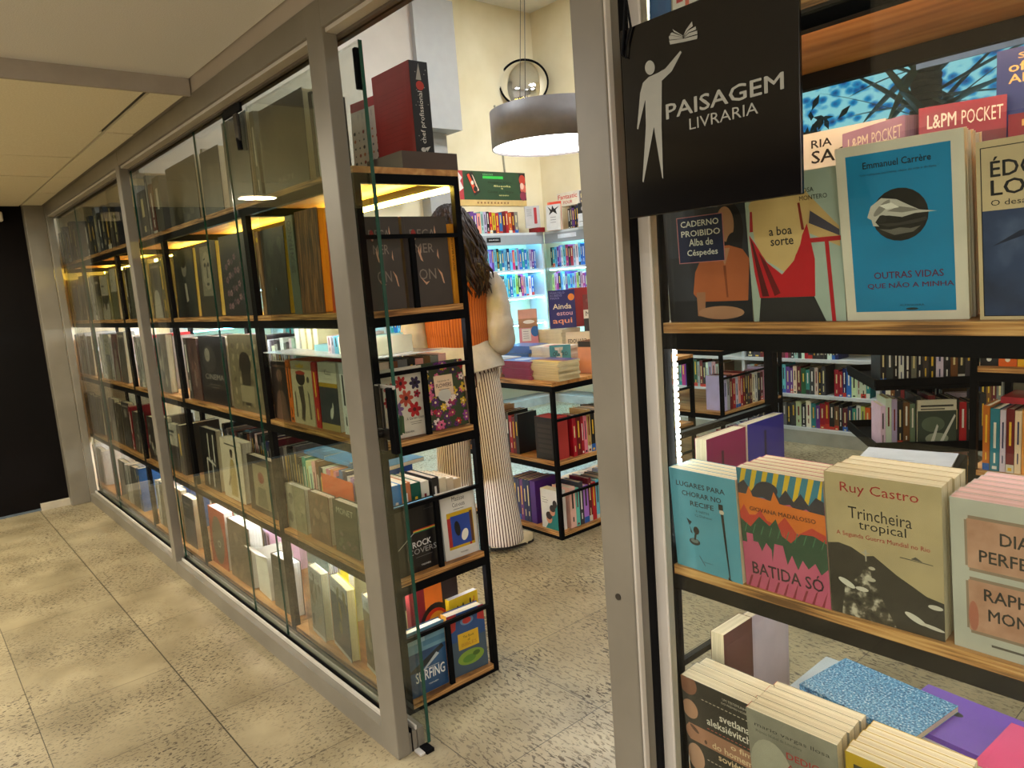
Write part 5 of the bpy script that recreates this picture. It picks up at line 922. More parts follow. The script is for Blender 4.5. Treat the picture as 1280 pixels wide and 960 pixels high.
# side wall, spines face +X, counted from its near end toward the corner
wallrow(-5.535, 4.27, (0, 1), 1.741, 'pppsllkryrbRroRgnbtnt', 'toward the corner on top of the side wall shelf', 90, 41, (.032, .046), (.19, .215), .66)
wallrow(-5.535, 4.26, (0, 1), 1.383, 'cbvacbcvpcktbcncmcvbtbcvpb', 'toward the corner on the upper cyan lit side shelf', 90, 42, (.026, .038), (.19, .215), .89)
wallrow(-5.535, 4.26, (0, 1), 1.121, 'dbkcdbgcvpgdctbcakmscwb', 'toward the corner on the lower cyan lit side shelf', 90, 43, (.028, .042), (.19, .225), .89)
wallrow(-5.535, 3.30, (0, 1), .86, 'ctbcncbtpbuckbcw', 'toward the corner on the waist high side shelf', 90, 44, (.026, .045), (.19, .225), .40)
wallrow(-5.535, 3.30, (0, 1), .60, 'aknRgtwkmcnbctb', 'toward the corner on the low side shelf', 90, 45, (.026, .045), (.19, .225), .40)
wallrow(-5.535, 2.40, (0, 1), .86, 'cwbpRcvcwbcdcwpcbw', 'toward the doorway end on the waist high side shelf', 90, 46, (.026, .045), (.19, .225), .4)
# corner wall, spines face -Y
wallrow(-5.18, 5.235, (1, 0), 1.741, 'kdpkntblkdw', 'from the corner on top of the far corner shelf', 0, 48, (.024, .034), (.19, .215))
wallrow(-5.46, 5.235, (1, 0), 1.383, 'ktcpvwcmkrlwcbbcwbct', 'from the corner on the upper cyan lit corner shelf', 0, 49, (.024, .038), (.19, .215), .74)
wallrow(-5.46, 5.235, (1, 0), 1.121, 'asmkcwpcbcvaksmpkcbcw', 'from the corner on the lower cyan lit corner shelf', 0, 50, (.024, .038), (.18, .215), .74)
it = [('t', '1', .60, .18, .80, .92, 'a82428', True)] + [('r', .12, .55 + i * .07, .45, .565 + i * .07, '55504e') for i in range(5)] + [('r', .1, .05, .9, .08, 'c9c4c0')]
book('shelf_book', 'pale grey face-out book with a big red numeral one in the shop corner', .15, .215, .02, 'b9b5b4', (-5.515, 5.075, 1.787), 58, 2, it)
mb = MB(); mb.box((-5.60, 5.09, 1.7412), (-5.47, 5.19, 1.7868), '8c1c20'); tag(mb.build('shelf_book'), 'thick dark red book lying under the pale grey numeral book', 'book')
it = [('p', [(.1, .95), (.3, .75), (.2, .6), (.5, .72), (.8, .6), (.7, .78), (.95, .92), (.6, .82), (.45, .98), (.4, .8)], '1b1b1e')] + [('r', .3, .30 + i * .1, .7, .315 + i * .1, '55504e') for i in range(3)]
book('shelf_book', 'white face-out book with a spiky black drawing in the shop corner', .16, .25, .02, 'd8d6d4', (-5.31, 5.155, 1.742), 14, 3, it)
book('shelf_book', 'coral red book standing behind the white spiky drawing book', .16, .28, .02, 'e2503c', (-5.335, 5.20, 1.742), 14, 3, [('r', 0, 0, .16, 1, 'f0765a')])
book('shelf_book', 'black and white face-out book at the right of the far corner row', .12, .22, .02, 'd8dade', (-4.92, 5.17, 1.742), 4, 3, [('r', 0, .55, 1, 1, '26262a'), ('e', .5, .75, .2, .1, '9a9a9e'), ('r', .1, .2, .8, .22, '55504e')])
root = thing('shelf_book', 'red and white annual lying on top of the far corner books', 'book', (-5.12, 5.33, 1.965), (0, 0, 0))
mb = MB(); mb.box((-.20, -.09, 0), (.09, .08, .13), 'e2dcd0'); art(mb, [('r', 0, 0, 1, 1, 'e6dccb'), ('t', 'Fantastic', .05, .52, .95, .86, 'c9281f', True), ('t', 'FOUR', .3, .16, .72, .38, 'c9281f', True), ('e', .1, .2, .1, .18, 'e0901c')], lambda u, v, d: Vector((-.20 + u * .29, -.09 - d, v * .13))); mb.build('cover', root)
spine_row((-5.02, 5.25), (1, 0), 1.962, 'g40k24R20g36h20', 'in the short row on top of the far corner books', name='shelf_book', hr=(.12, .135), depth=.12, seed=51)
# ---------------------------------------------------------------- low white shelf under the back window
wr = (.020, .034); YB = 4.80
wallrow(-3.80, YB, (1, 0), .35, 'pnaGhRgtmpvuGlRkwlslhu', 'from the wall, second board, low back shelf', 0, 61, wr, (.18, .215), .76)
wallrow(-2.99, YB, (1, 0), .60, 'k60d50RdsRkuRmRklkwrkkdgkwkn', 'past the first upright, third board, low back shelf', 0, 63, wr, (.18, .21), .92)
wallrow(-2.99, YB, (1, 0), .35, 'vlowgtdGGmcppiRGtdikd_60rrnbi34i26i34tnnnRuku', 'past the first upright, second board, low back shelf', 0, 64, (.022, .034), (.17, .205), .92)
wallrow(-2.86, YB, (1, 0), .115, 'dki26dlgkdi40kwtprrkukRntwaot', 'past the emblem book, lowest board, low back shelf', 0, 65, (.024, .036), (.155, .195), .79)
it = [('r', .06, .04, .94, .96, '3c3d42'), ('r', .08, .06, .92, .94, '1f2024'), ('t', 'BRUXAS', .12, .70, .88, .80, 'd0d0d0', True), ('e', .5, .40, .3, .22, 'b9b9bb'), ('e', .5, .40, .27, .20, '1f2024'), ('p', [(.4, .34), (.52, .52), (.5, .42), (.62, .44), (.5, .30)], 'b9b9bb')]
book('shelf_book', 'black face-out book with a round grey emblem on the low white shelf', .125, .20, .025, '1f2024', (-2.93, YB - .006, .1155), 0, 2, it)
for k, (z, sp_, d) in enumerate(((.35, 'nwukRtdgkwnukRgktwdnkuRg', 'second'),)):
    wallrow(-2.02, YB, (1, 0), z, sp_, f'past the middle upright, {d} board, low back shelf', 0, 66 + k, wr, (.17, .205), .86)
for k, (z, sp_, d) in enumerate(((.60, 'iwhkwegakhwikgawhk', 'third'),)):
    wallrow(-1.07, YB, (1, 0), z, sp_, f'past the last upright, {d} board, low back shelf', 0, 70 + k, (.026, .045), (.17, .205), .6)

# ---------------------------------------------------------------- display tables in the middle of the shop
LT = [.035, .395, .790]
bookcase('black framed display table stacked with books in the middle of the shop', -3.30, -2.54, 2.385, 3.52, LT, name='display_table', cat='table', cross=[(.745, False)], wood=WOOD)
bookcase('second black framed display table nearer the back shelf', -3.30, -2.54, 3.80, 4.50, LT, name='display_table', cat='table', cross=[(.745, False)], wood=WOOD)
GT = 'on the middle display table'
TF = 'first display table, front side'
spine_row((-3.27, 2.405), (1, 0), LT[1] + .0005, 'h24RrhwrRr28huhRkrRk', f'on the middle shelf, {TF}', name='novel', hr=(.19, .235), wr=(.022, .034), seed=80, cutoff=.56)
it = [('r', .06, .06, .94, .94, '232124')] + [('r', .14, .16 + i * .12, .86, .24 + i * .12, '35322f') for i in range(6)]
book('novel', 'black backed book standing at the corner of the table\'s middle shelf', .135, .215, .10, '1d1b1d', (-2.636, 2.402, LT[1] + .0005), 0, 0, it, pages='c23a34', spine=('b02020',))
spine_row((-2.556, 2.52), (0, 1), LT[1] + .0005, 'rRrshkikwkkhfkgwkRkwnktRkwrRkiu', f'on the middle shelf, first display table, long side', name='novel', face=90, hr=(.17, .225), wr=(.018, .036), depth=.13, seed=81, cutoff=.97)
spine_row((-2.94, 2.41), (1, 0), LT[0] + .0005, 'p24n24n24p24n26n26', f'on the lowest shelf, {TF}', name='novel', hr=(.222, .226), seed=82, depth=.16)
mb = MB(); mb.box((-2.785, 2.41, LT[0] + .0005), (-2.745, 2.57, LT[0] + .228), '4a1f7a'); tag(mb.build('novel'), 'thick purple slipcased volume closing the indigo set', 'book')
it = [('p', [(0, 0), (0, .55), (1, .95), (1, 1), (0, 1)], 'd8d6d0'), ('p', [(.2, 0), (1, .75), (1, 0)], '1f7a7a'), ('e', .42, .26, .16, .12, 'c98a6a'), ('e', .42, .34, .17, .10, '2a1a18'), ('e', .62, .46, .15, .11, 'c98a6a'), ('e', .64, .54, .16, .09, '241a1a'), ('e', .78, .66, .12, .10, '2a1f1c'), ('r', .1, .78, .3, .79, '55504e'), ('r', .1, .72, .42, .73, '55504e'), ('r', .1, .66, .38, .67, '55504e')]
book('novel', 'white and teal face-out book with three portraits on the lowest table shelf', .13, .205, .05, 'd8d6d0', (-2.632, 2.402, LT[0] + .0005), 0, 0, it, pages=WHITEP)
spine_row((-2.556, 2.47), (0, 1), LT[0] + .0005, 'i40c26d30v36Rr30cg40kwlkuRkgnw', f'on the lowest shelf, first display table, long side', name='novel', face=90, hr=(.19, .23), wr=(.022, .036), depth=.14, seed=83, cutoff=1.0)
for z, n_, sd, sq in ((LT[1], 'middle', 84, 'wlRrwsrRkdRiwkRswkRs'), (LT[0], 'lowest', 85, 'ltvRnwtRvswnkRvlwtn'), (LT[2], 'top', 86, 'wclgwvlwkgwlcwgkwlw')):
    spine_row((-2.556, 3.84), (0, 1), z + .0005, sq, f'on the {n_} shelf, second display table', name='novel', face=90, hr=(.18, .22), wr=(.024, .036), depth=.14, seed=sd, cutoff=.6)
def pile(x, y, n, w, h, t, c, cn, desc, yaw=0, pages=PAGE, top=None, z=LT[2] + .0006, jit=.006, spinec=None, seed=1):
    r = random.Random(seed); f = None
    for k in range(n):
        its = top if (k == n - 1 and top) else None
        if f is None or its:
            f2 = flat_book('novel', f'{cn} book, {nth(k + 1)} from the bottom of {desc}', w, h, t, c, (x + r.uniform(-jit, jit), y + r.uniform(-jit, jit), z + k * (t + .0006)), yaw + r.uniform(-2, 2), its, pages, None, None, spinec)
            f = f or f2
        else:
            dup(f, (x + r.uniform(-jit, jit), y + r.uniform(-jit, jit), z + k * (t + .0006)), (0, 0, R(yaw + r.uniform(-2, 2))), f'{cn} book, {nth(k + 1)} from the bottom of {desc}')
    return z + n * (t + .0006)
pile(-2.635, 2.500, 8, .21, .145, .0115, 'd9c9a0', 'cream', 'the pile on the table corner nearest the doorway', 90, 'e8d8b0', [('r', 0, 0, 1, 1, '3a3468'), ('r', 0, 0, .2, 1, 'e0b52c'), ('r', .2, 0, .5, 1, '8a4a3a'), ('e', .7, .5, .15, .2, '5a4a8a')], seed=1)
zt = pile(-2.83, 2.49, 5, .15, .22, .018, '8a1a4a', 'magenta', 'the pile beside the table corner', 0, 'b06a80', [('r', 0, 0, 1, 1, '4f7fc4'), ('e', .4, .5, .2, .3, 'c9d4e0'), ('r', .7, .1, .95, .9, '2a4a8a')], seed=2)
zt = pile(-3.07, 2.50, 6, .15, .21, .015, 'b9b4ac', 'grey', 'the pile by the shopper', 0, 'd8d2c4', [('r', 0, 0, 1, 1, 'c9ccd0'), ('r', .1, .3, .9, .7, '8a8d94')], seed=3)
pile(-3.05, 2.685, 7, .15, .21, .02, '2b5ca4', 'blue', 'the pile behind the grey one on the table', 4, 'e2ded0', seed=4)
pile(-2.83, 2.70, 9, .15, .21, .015, 'e6ded0', 'ivory', 'the pile behind the magenta one on the table', 4, 'e2d8c0', [('r', 0, 0, 1, 1, 'ddd6c8'), ('r', .3, .2, .7, .8, 'b02028')], seed=5)
book('novel', 'small teal book standing on the table behind the magenta pile', .11, .15, .02, '3a8a94', (-2.72, 2.63, LT[2] + .0006), 45, 8, [('t', 'OUTRO', .15, .62, .85, .76, '16383c', True), ('r', .15, .4, .7, .43, '16383c')])
bk = book('novel', 'salmon paperback standing first in the row at the table\'s long side', .14, .165, .014, 'e09a7a', (-2.585, 2.695, LT[2] + .0006), 8, 5, [('r', 0, .82, 1, 1, '2a2426'), ('e', .75, .45, .14, .12, 'e8e0d4'), ('r', .7, .25, .9, .3, '3a2a26')], pages=PAGE)
r_ = random.Random(9)
for k in range(1, 8): dup(bk, Vector((-2.585 + r_.uniform(-.004, .004) - .004 * k, 2.695 + k * .0165, LT[2] + .0006)), label=f'salmon paperback, {nth(k + 1)} in the row at the table\'s long side')
book('novel', 'cream book with a short dark title standing in the middle of the table', .13, .195, .03, 'd9cbb4', (-2.80, 2.84, LT[2] + .0006), 35, 8, [('t', 'EDOUARD', .1, .68, .9, .80, '3a3430', True), ('r', .3, .55, .6, .57, '6a5a50')])
zt1 = pile(-3.02, 2.92, 11, .15, .20, .0185, 'cdbf9e', 'straw', 'the tall pile under the navy book', 0, jit=.002, pages= 'd8caa8', seed=6)
zt2 = pile(-2.80, 3.02, 8, .15, .20, .0205, 'c2b08c', 'tan', 'the tall pile under the maroon book', 0, jit=.002, pages= 'cdbd98', seed=7)
zt3 = pile(-2.66, 3.19, 8, .15, .20, .0205, 'c8b078', 'honey', 'the tall pile under the pink red book', 0, jit=.002, pages= 'd2ba84', seed=8)
pile(-3.14, 3.12, 6, .16, .22, .02, 'd8d2c4', 'pale', 'the pile at the far side of the table', 0, 'e0d8c4', seed=9)
it = [('r', 0, 0, 1, 1, '20246e'), ('t', 'MARCELO', .08, .90, .62, .955, '8a8fd0'), ('t', 'RUBENS', .08, .83, .52, .885, '8a8fd0'), ('t', 'PAIVA', .08, .76, .42, .815, '8a8fd0'), ('e', .86, .80, .12, .09, 'e88a3c'), ('t', 'Ainda', .15, .50, .85, .64, 'f0e2c8', True), ('t', 'estou', .28, .33, .88, .43, 'd8a8c0', True), ('t', 'aqui', .12, .08, .85, .26, 'e89a7a', True)]
book('novel', 'navy book with slanted handwritten title standing on the straw pile', .15, .215, .02, '20246e', (-2.975, 2.915, zt1), 46, 6, it)
book('novel', 'red book standing behind the navy handwritten title book', .15, .22, .02, 'a01c24', (-2.915, 3.02, zt1 + .0), 46, 6)
it = [('r', 0, .62, 1, 1, '7a2a30'), ('e', .4, .85, .3, .08, '8f4246'), ('r', 0, .40, 1, .62, 'ded8cc'), ('t', 'Mann', .08, .46, .58, .58, INK), ('r', .5, .425, .95, .44, INK), ('r', 0, 0, 1, .40, '232026'), ('r', .32, .02, .36, .4, '8a8a90'), ('r', .64, .02, .68, .4, '8a8a90'), ('e', .5, .14, .12, .1, '3a363e')]
book('novel', 'maroon and black book with a white title band standing on the tan pile', .148, .222, .03, '7a2a30', (-2.79, 3.0, zt2), 44, 6, it)
it = [('r', 0, 0, 1, 1, 'b01c4a'), ('e', .3, .3, .22, .2, 'e8705a'), ('e', .6, .12, .3, .12, 'e8705a'), ('e', .42, .62, .12, .16, '8a1038'), ('r', .6, .8, .95, .84, 'e89a8a'), ('r', .6, .7, .9, .73, 'e89a8a')]
book('novel', 'pink and red book standing on the honey coloured pile beside the door post', .15, .225, .025, 'b01c4a', (-2.655, 3.16, zt3), 42, 6, it)
it = [('r', 0, .75, 1, 1, 'd9a08c'), ('r', 0, .5, 1, .75, 'b08060'), ('e', .55, .66, .3, .05, 'efe6dc'), ('r', .15, .15, .62, .48, 'ece6de'), ('e', .85, .40, .22, .14, '2f6fb4')] + [('r', .22, .22 + i * .06, .5, .23 + i * .06, '6a5a58') for i in range(4)]
mb = MB(); mb.box((-3.22, 2.80, LT[2] + .0006), (-3.11, 2.90, .905), 'cfc6b4'); tag(mb.build('novel'), 'thick pale volume under the salmon pink face-out book', 'book')
book('novel', 'salmon pink face-out book with a white label beside the shopper\'s elbow', .11, .215, .02, 'e0909a', (-3.14, 2.795, .9055), 48, 5, it)

# ---------------------------------------------------------------- black rotating stand and the bookcase deeper in the shop
st = thing('book_stand', 'black tiered rotating book stand in the middle of the shop', 'display stand', (-1.36, 3.62, 0), (0, 0, R(38)))
mb = MB(); mb.lathe([(.001, 0), (.27, 0), (.27, .03), (.05, .05), (.04, .08), (.04, .10), (.001, .10)], BLACK, 28); mb.box((-.045, -.045, .10), (.045, .045, 1.35), BLACK); mb.build('column', st)
TZ = [.12, .405, .69, .975]
for z in TZ:
    mb = MB(); mb.box((-.25, -.25, z), (.25, .25, z + .018), BLACK, bev=.003)
    for s_ in (-1, 1):
        mb.box((-.25, s_ * .25 - .004, z + .018), (.25, s_ * .25 + .004, z + .05), BLACK); mb.box((s_ * .25 - .004, -.25, z + .018), (s_ * .25 + .004, .25, z + .05), BLACK)
    mb.build('tray', st)
M_ = Matrix.Translation((-1.36, 3.62, 0)) @ Matrix.Rotation(R(38), 4, 'Z')
ax0 = M_.to_3x3() @ Vector((1, 0, 0)); ay0 = M_.to_3x3() @ Vector((0, 1, 0))
for ti, (z, nm) in enumerate(((TZ[0], 'lowest'), (TZ[1], 'second'), (TZ[2], 'third'))):
    p = M_ @ Vector((-.224 + (.012 if ti == 0 else 0), -.226, z + .0185))
    seq = ['gskwaydukkgkwfogkk', 'wwlkugkkRkdkkrkkdu', 'kdkwkgkdkwkukdkgkw', 'kgdkwkRkdkgkukwkdk'][ti]
    spine_row((p.x, p.y), (ax0.x, ax0.y), p.z, seq, f'on the {nm} tray, corridor side, black stand', name='novel', face=38, hr=(.185, .235), wr=(.020, .03), depth=.15, seed=90 + ti, cutoff=.44)
    if ti == 2: continue
    p = M_ @ Vector((.235, -.06, z + .0185))
    spine_row((p.x, p.y), (ay0.x, ay0.y), p.z, ['kwgoRkgkwkdk', 'wkukdkRkgkwk', 'kwkdkgkRkwkg', 'kgkdkwkukgkw'][ti], f'on the {nm} tray, window side, black stand', name='novel', face=128, hr=(.185, .235), wr=(.02, .03), depth=.15, seed=94 + ti, cutoff=.29)
def standbook(lb, px, py, ti, w, h, c, items, yaw):
    p = M_ @ Vector((px, py, TZ[ti] + .0185)); return book('novel', lb, w, h, .014, c, p, 38 + yaw, 0, items)
it = [('r', 0, .78, 1, 1, 'd9d2bb'), ('r', .08, .86, .92, .90, '3a3a36'), ('r', .08, .80, .7, .83, '6a675c'), ('r', 0, 0, 1, .78, '35433a'), ('e', .4, .5, .3, .16, '5a6a58'), ('e', .5, .2, .3, .12, '8f9a88'), ('p', [(.55, .1), (.95, .7), (.98, .66), (.62, .06)], 'dcdcd4'), ('p', [(.3, .05), (.5, .5), (.54, .46), (.4, .04)], 'dcdcd4')]
standbook('cream and green shrink-wrapped book leaning on the second tray of the black stand', .0, -.2435, 1, .155, .215, 'cfc8b0', it, 0)
it = [('r', 0, 0, 1, 1, 'b9a89c'), ('e', .42, .42, .30, .34, '3a302e'), ('e', .42, .40, .20, .24, '4f3a3c'), ('r', .05, .82, .95, .96, 'cfcac2'), ('t', 'WARDAN', .10, .85, .90, .94, '1f1c1c', True), ('r', .75, .1, .98, .5, 'c9bcae')]
standbook('grey brown face-out book with a dark round thicket on the lowest tray', .02, -.2435, 0, .20, .205, 'b9a89c', it, 0)
it = [('r', 0, 0, 1, 1, 'e0d2c4'), ('r', .15, .86, .85, .91, '9a2a2a'), ('r', .2, .76, .6, .80, '9a2a2a'), ('e', .45, .50, .2, .13, '3a9ac0'), ('e', .75, .45, .18, .14, 'b02050'), ('e', .2, .42, .14, .12, '8a3a7a'), ('e', .3, .14, .16, .13, '26201e'), ('e', .72, .12, .17, .13, '26201e')]
standbook('pale book with blue and pink discs at the side of the lowest tray', -.2435, -.128, 0, .15, .215, 'e0d2c4', it, -90)
LQ = [.03, .590, .922, 1.30]
bookcase('black framed bookcase deeper in the shop, right of the rotating stand', -.81, .30, 2.56, 2.92, LQ, (), name='bookcase', cat='bookcase')
spine_row((-.775, 2.57), (1, 0), LQ[1] + .0005, 'o20t26w16R22i18f22kp16r22lR26kwRnwkrbwkRtwlkn', 'from the post, lower board, bookcase deeper inside', name='novel', hr=(.195, .215), wr=(.018, .026), seed=101, cutoff=.7)
for k, (c, cn) in enumerate((('1d1b1e', 'black'), ('e0661c', 'orange'), ('e8b01c', 'golden yellow'), ('8a4a98', 'violet'), ('e0661c', 'burnt orange'), ('d81e6a', 'hot pink'), ('4a2a78', 'purple'), ('2a8a5a', 'green'))):
    mb = MB(); mb.box((-.024, 0, 0), (.024, .12, .15), col(c)); art(mb, [('r', .25, .62, .75, .70, 'f0ede4'), ('e', .5, .14, .14, .05, 'f0ede4')], lambda u, v, d: Vector(((u - .5) * .048, -d, v * .15)))
    tag(mb.build('pocket_book'), f'{cn} box-like pocket volume, {nth(k + 1)} from the post, upper board deeper inside', 'book').location = (-.762 + k * .0495, 2.575, LQ[2] + .0005)
flat_book('novel', 'red and white book lying on top of the spines deeper in the shop', .14, .22, .02, 'b02a3a', (-.62, 2.65, LQ[1] + .2165), 0, None)
root = thing('side_table', 'grey topped table with books in front of the back shelf', 'table', (-.62, 4.05, 0))
mb = MB(); mb.box((-.35, -.3, .60), (.6, .3, .62), WOOD); mb.build('table_top', root)
for sx in (-.33, .56):
    for sy in (-.28, .26): mb = MB(); mb.box((sx, sy, 0), (sx + .022, sy + .022, .60), BLACK); mb.build('leg', root)
mb = MB(); mb.box((-.70, 3.80, .6205), (-.18, 3.835, .86), ramp_mat('woven_grey', (300, 300, 300), [(.35, '55524e'), (.65, '7a7670')], .9), bev=.004); tag(mb.build('cloth_board'), 'grey fabric board standing on the table before the back shelf', 'board')
spine_row((-.955, 3.79), (1, 0), .6208, 'knwn', 'beside the grey fabric board', name='novel', hr=(.2, .22), seed=104)
root = thing('magazine_rack', 'low black magazine rack with a pale brochure beside the rotating stand', 'rack', (-1.06, 2.76, 0), (0, 0, R(10)))
mb = MB(); mb.box((-.16, -.12, 0), (.16, .12, .545), BLACK, bev=.004); mb.build('rack_body', root)
mb = MB(); mb.box((.150, -.129, .38), (.158, -.1205, .545), FRAMEL); mb.build('rail', root)
it = [('r', .1, .2, .6, .22, '8a8a90'), ('r', .1, .12, .5, .14, '8a8a90')]
flat_book('brochure', 'white brochure lying on the low black magazine rack', .20, .30, .006, 'e6e4ec', (-1.07, 2.755, .5458), 12, it, pages=WHITEP)

# ---------------------------------------------------------------- pendant, mirror, poster, palm
pl = thing('pendant_lamp', 'large round grey drum pendant lamp with glowing white underside', 'lamp', (-3.22, 3.17, 2.06))
mb = MB(); DR = .365
mb.lathe([(DR - .006, 0), (DR, 0), (DR, .21), (DR - .006, .21), (DR - .006, 0)], col('7a7473', .5), 64); mb.lathe([(.001, .205), (DR - .005, .205)], col('9a9391'), 64); mb.build('shade', pl, True)
mb = MB(); mb.lathe([(.001, .012), (DR - .006, .012)], emit('ffffff', 5.5), 64); mb.build('diffuser', pl)
for k in range(3):
    a = 2 * PI * k / 3 + .9; mb = MB(); mb.tube([(DR * .93 * math.cos(a), DR * .93 * math.sin(a), .206), (.10 * math.cos(a), .10 * math.sin(a), 3.93 - 2.06)], .0022, col('55524e'), n=6); mb.build('cable', pl)
mb = MB(); mb.lathe([(.001, 1.885), (.13, 1.885), (.13, 1.86), (.001, 1.86)], col('d8d5d0'), 24); mb.build('canopy', pl)
mi = thing('convex_mirror', 'round convex security mirror high in the corner above the pendant lamp', 'mirror', (-5.60, 5.16, 3.21), (0, R(76), R(-42)))
mm, nt, b = new_mat('mirror_silver'); b.inputs['Base Color'].default_value = (.92, .92, .92, 1); b.inputs['Metallic'].default_value = 1; b.inputs['Roughness'].default_value = .03
n = nt.nodes.new('ShaderNodeTexNoise')
mb = MB(); mb.lathe([(.001, .085)] + [(.235 * math.sin(t * .1 * 1.05) / math.sin(1.05), .085 - .085 * (1 - math.cos(t * .1 * 1.05)) / (1 - math.cos(1.05))) for t in range(1, 11)], mm, 48); mb.build('mirror_face', mi, True)
mb = MB(); mb.lathe([(.236, -.008), (.248, -.008), (.248, .006), (.236, .006), (.236, -.008)], BLACK, 48); mb.lathe([(.001, -.008), (.236, -.008)], BLACK, 48); mb.build('rim', mi, True)
mb = MB(); mb.tube([(0, 0, -.008), (.04, 0, -.13)], .012, BLACK); mb.build('bracket', mi)
y0, y1, z0, z1 = 4.36, 5.215, 2.03, 2.36
mb = MB(); mb.box((-5.75, y0, z0), (-5.742, y1, z1), 'd9b36a')
POST = [('r', 0, 0, 1, 1, 'd8b878'), ('r', 0, .17, 1, 1, '24472f'), ('r', 0, .17, .06, 1, 'b83a44'), ('p', [(0, .95), (.05, .8), (.02, .7), (.06, .5), (0, .4)], 'e8e0dc'), ('r', .90, .17, 1, 1, '241c20'), ('e', .95, .78, .05, .16, 'c43a30'), ('e', .96, .52, .05, .14, 'd8685a'), ('e', .95, .30, .05, .14, '8a2a4a'), ('e', .94, .60, .03, .10, 'e8c0b0'),
        ('p', [(.10, .90), (.20, .98), (.30, .40), (.21, .28)], '1d1a1c'), ('p', [(.12, .88), (.15, .92), (.25, .42), (.21, .36)], 'd84a30'), ('p', [(.19, .9), (.21, .85), (.28, .45), (.26, .42)], 'e8d0b8'), ('e', .23, .48, .03, .08, '1d1a1c'), ('e', .19, .66, .02, .06, 'f0e0d0'),
        ('r', .345, .79, .65, .87, '2fc24a'), ('t', 'EDIÇÕES', .35, .885, .50, .94, '7fd88a'), ('t', 'Hegel e Kant', .42, .64, .78, .72, '122a18', True), ('t', 'filosofia', .50, .555, .76, .61, 'e0d890', True), ('t', 'e', .61, .49, .64, .53, 'e0d890'), ('t', 'Gente em Marx', .40, .37, .80, .45, '122a18', True), ('t', 'ensaio', .57, .29, .72, .335, 'e0d890', True)] + [('r', .24 + i * .05, .06, .26 + i * .05, .11, '8a5a34') for i in range(10)]
art(mb, POST, lambda u, v, d: Vector((-5.742 + d * 4, y0 + u * (y1 - y0), z0 + v * (z1 - z0))))
tag(mb.build('poster'), 'wide dark green poster with red pictures on the cream wall above the side shelf', 'poster')
mb = MB(); mb.tube([(-5.745, 4.95, 2.36), (-5.745, 4.93, 2.7), (-5.745, 4.88, 3.0)], .01, col('8f8a78'), n=8); tag(mb.build('wall_conduit'), 'thin grey conduit running up the cream wall above the green poster', 'pipe')

def palm(label, loc, h, seed, r0=.12):
    r = random.Random(seed); root = thing('palm_tree', label, 'palm tree', loc)
    mb = MB(); prof = []
    for k in range(int(h / .05)):
        z = k * .05; rr = r0 * (1 - .1 * z / h); prof += [(rr, z), (rr * 1.05, z + .036), (rr * .93, z + .044)]
    mb.lathe(prof, ramp_mat('palm_bark', (20, 20, 40), [(.3, '26231f'), (.7, '5a544a')], .85), 18); mb.build('trunk', root)
    lm = ramp_mat('palm_leaf', (6, 6, 6), [(.3, '26382f'), (.7, '54705f')], .4)
    for k in range(34):
        a = r.uniform(0, 2 * PI); ln = r.uniform(.7, 1.15); el = r.uniform(-.8, 1.0); w = r.uniform(.026, .042); mb = MB()
        base = Vector((0, 0, h - .35 + r.uniform(-.35, .38))); pts = []
        for i in range(7):
            t = i / 6; dr = Vector((math.cos(a) * math.cos(el), math.sin(a) * math.cos(el), math.sin(el))); p = base + dr * (ln * t + r0 * .6) + Vector((0, 0, -.08 * t * t)); s = Vector((-math.sin(a), math.cos(a), 0)) * w * (1 - t ** 3) * (1 if t > .05 else .7); pts.append((p + s, p - s, p + Vector((0, 0, -.010 * (1 - t)))))
        for i in range(6):
            A, B_ = pts[i], pts[i + 1]; mb.face([A[0], B_[0], B_[2], A[2]], lm); mb.face([A[2], B_[2], B_[1], A[1]], lm); mb.face([A[0] + Vector((0, 0, .004)), A[1] + Vector((0, 0, .004)), B_[1] + Vector((0, 0, .004)), B_[0] + Vector((0, 0, .004))], lm)
        mb.build('frond', root)
    return root
palm('ringed palm trunk with sword leaves standing outside the blue back window', (-2.30, 6.25, 0), 2.75, 3, .115)
palm('sword leaved palm outside the back window, farther from the doorway', (-.55, 7.4, 0), 2.75, 8, .10)
mb = MB(); mb.box((-1.98, 5.22, 2.42), (-1.30, 5.235, 2.66), col('8f92b8', .5)); art(mb, [('t', '11 96', .30, .42, .62, .62, 'e8ecf8', True), ('e', .2, .52, .06, .12, 'e8ecf8'), ('e', .2, .52, .045, .09, '8f92b8'), ('r', .1, .8, .9, .86, 'b9bcd8')], lambda u, v, d: Vector((-1.98 + u * .68, 5.22 - d * 4, 2.42 + v * .24)))
for xx in (-1.9, -1.38): mb.tube([(xx, 5.228, 2.66), (xx, 5.228, 4.3)], .003, BLACK)
tag(mb.build('notice_board'), 'lavender notice with a phone number hanging outside the back window', 'sign')
for k, (x, y, s, lb) in enumerate(((-3.75, 7.4, 1, 'dark leafy bush against the blue lit shopfront outside'),)):
    r = random.Random(k); root = thing('potted_bush', lb, 'plant', (x, y, 0))
    mb = MB(); mb.lathe([(.001, 0), (.22, 0), (.30, .5), (.26, .5), (.001, .46)], col('2a2c30'), 20); mb.build('pot', root)
    mb = MB(); lm = col('16302e', .6); mb.tube([(0, 0, .45), (0, 0, 2.0)], .03, col('2a241e'))
    for i in range(260):
        p = Vector((r.gauss(0, .24), r.gauss(0, .24), 2.15 * s + r.gauss(0, .26))); q = Vector((r.uniform(-1, 1), r.uniform(-1, 1), r.uniform(-1, 1))).normalized(); t_ = q.orthogonal().normalized(); mb.face([p, p + q * .09 + t_ * .03, p + q * .17, p + q * .09 - t_ * .03], lm)
    mb.build('foliage', root)

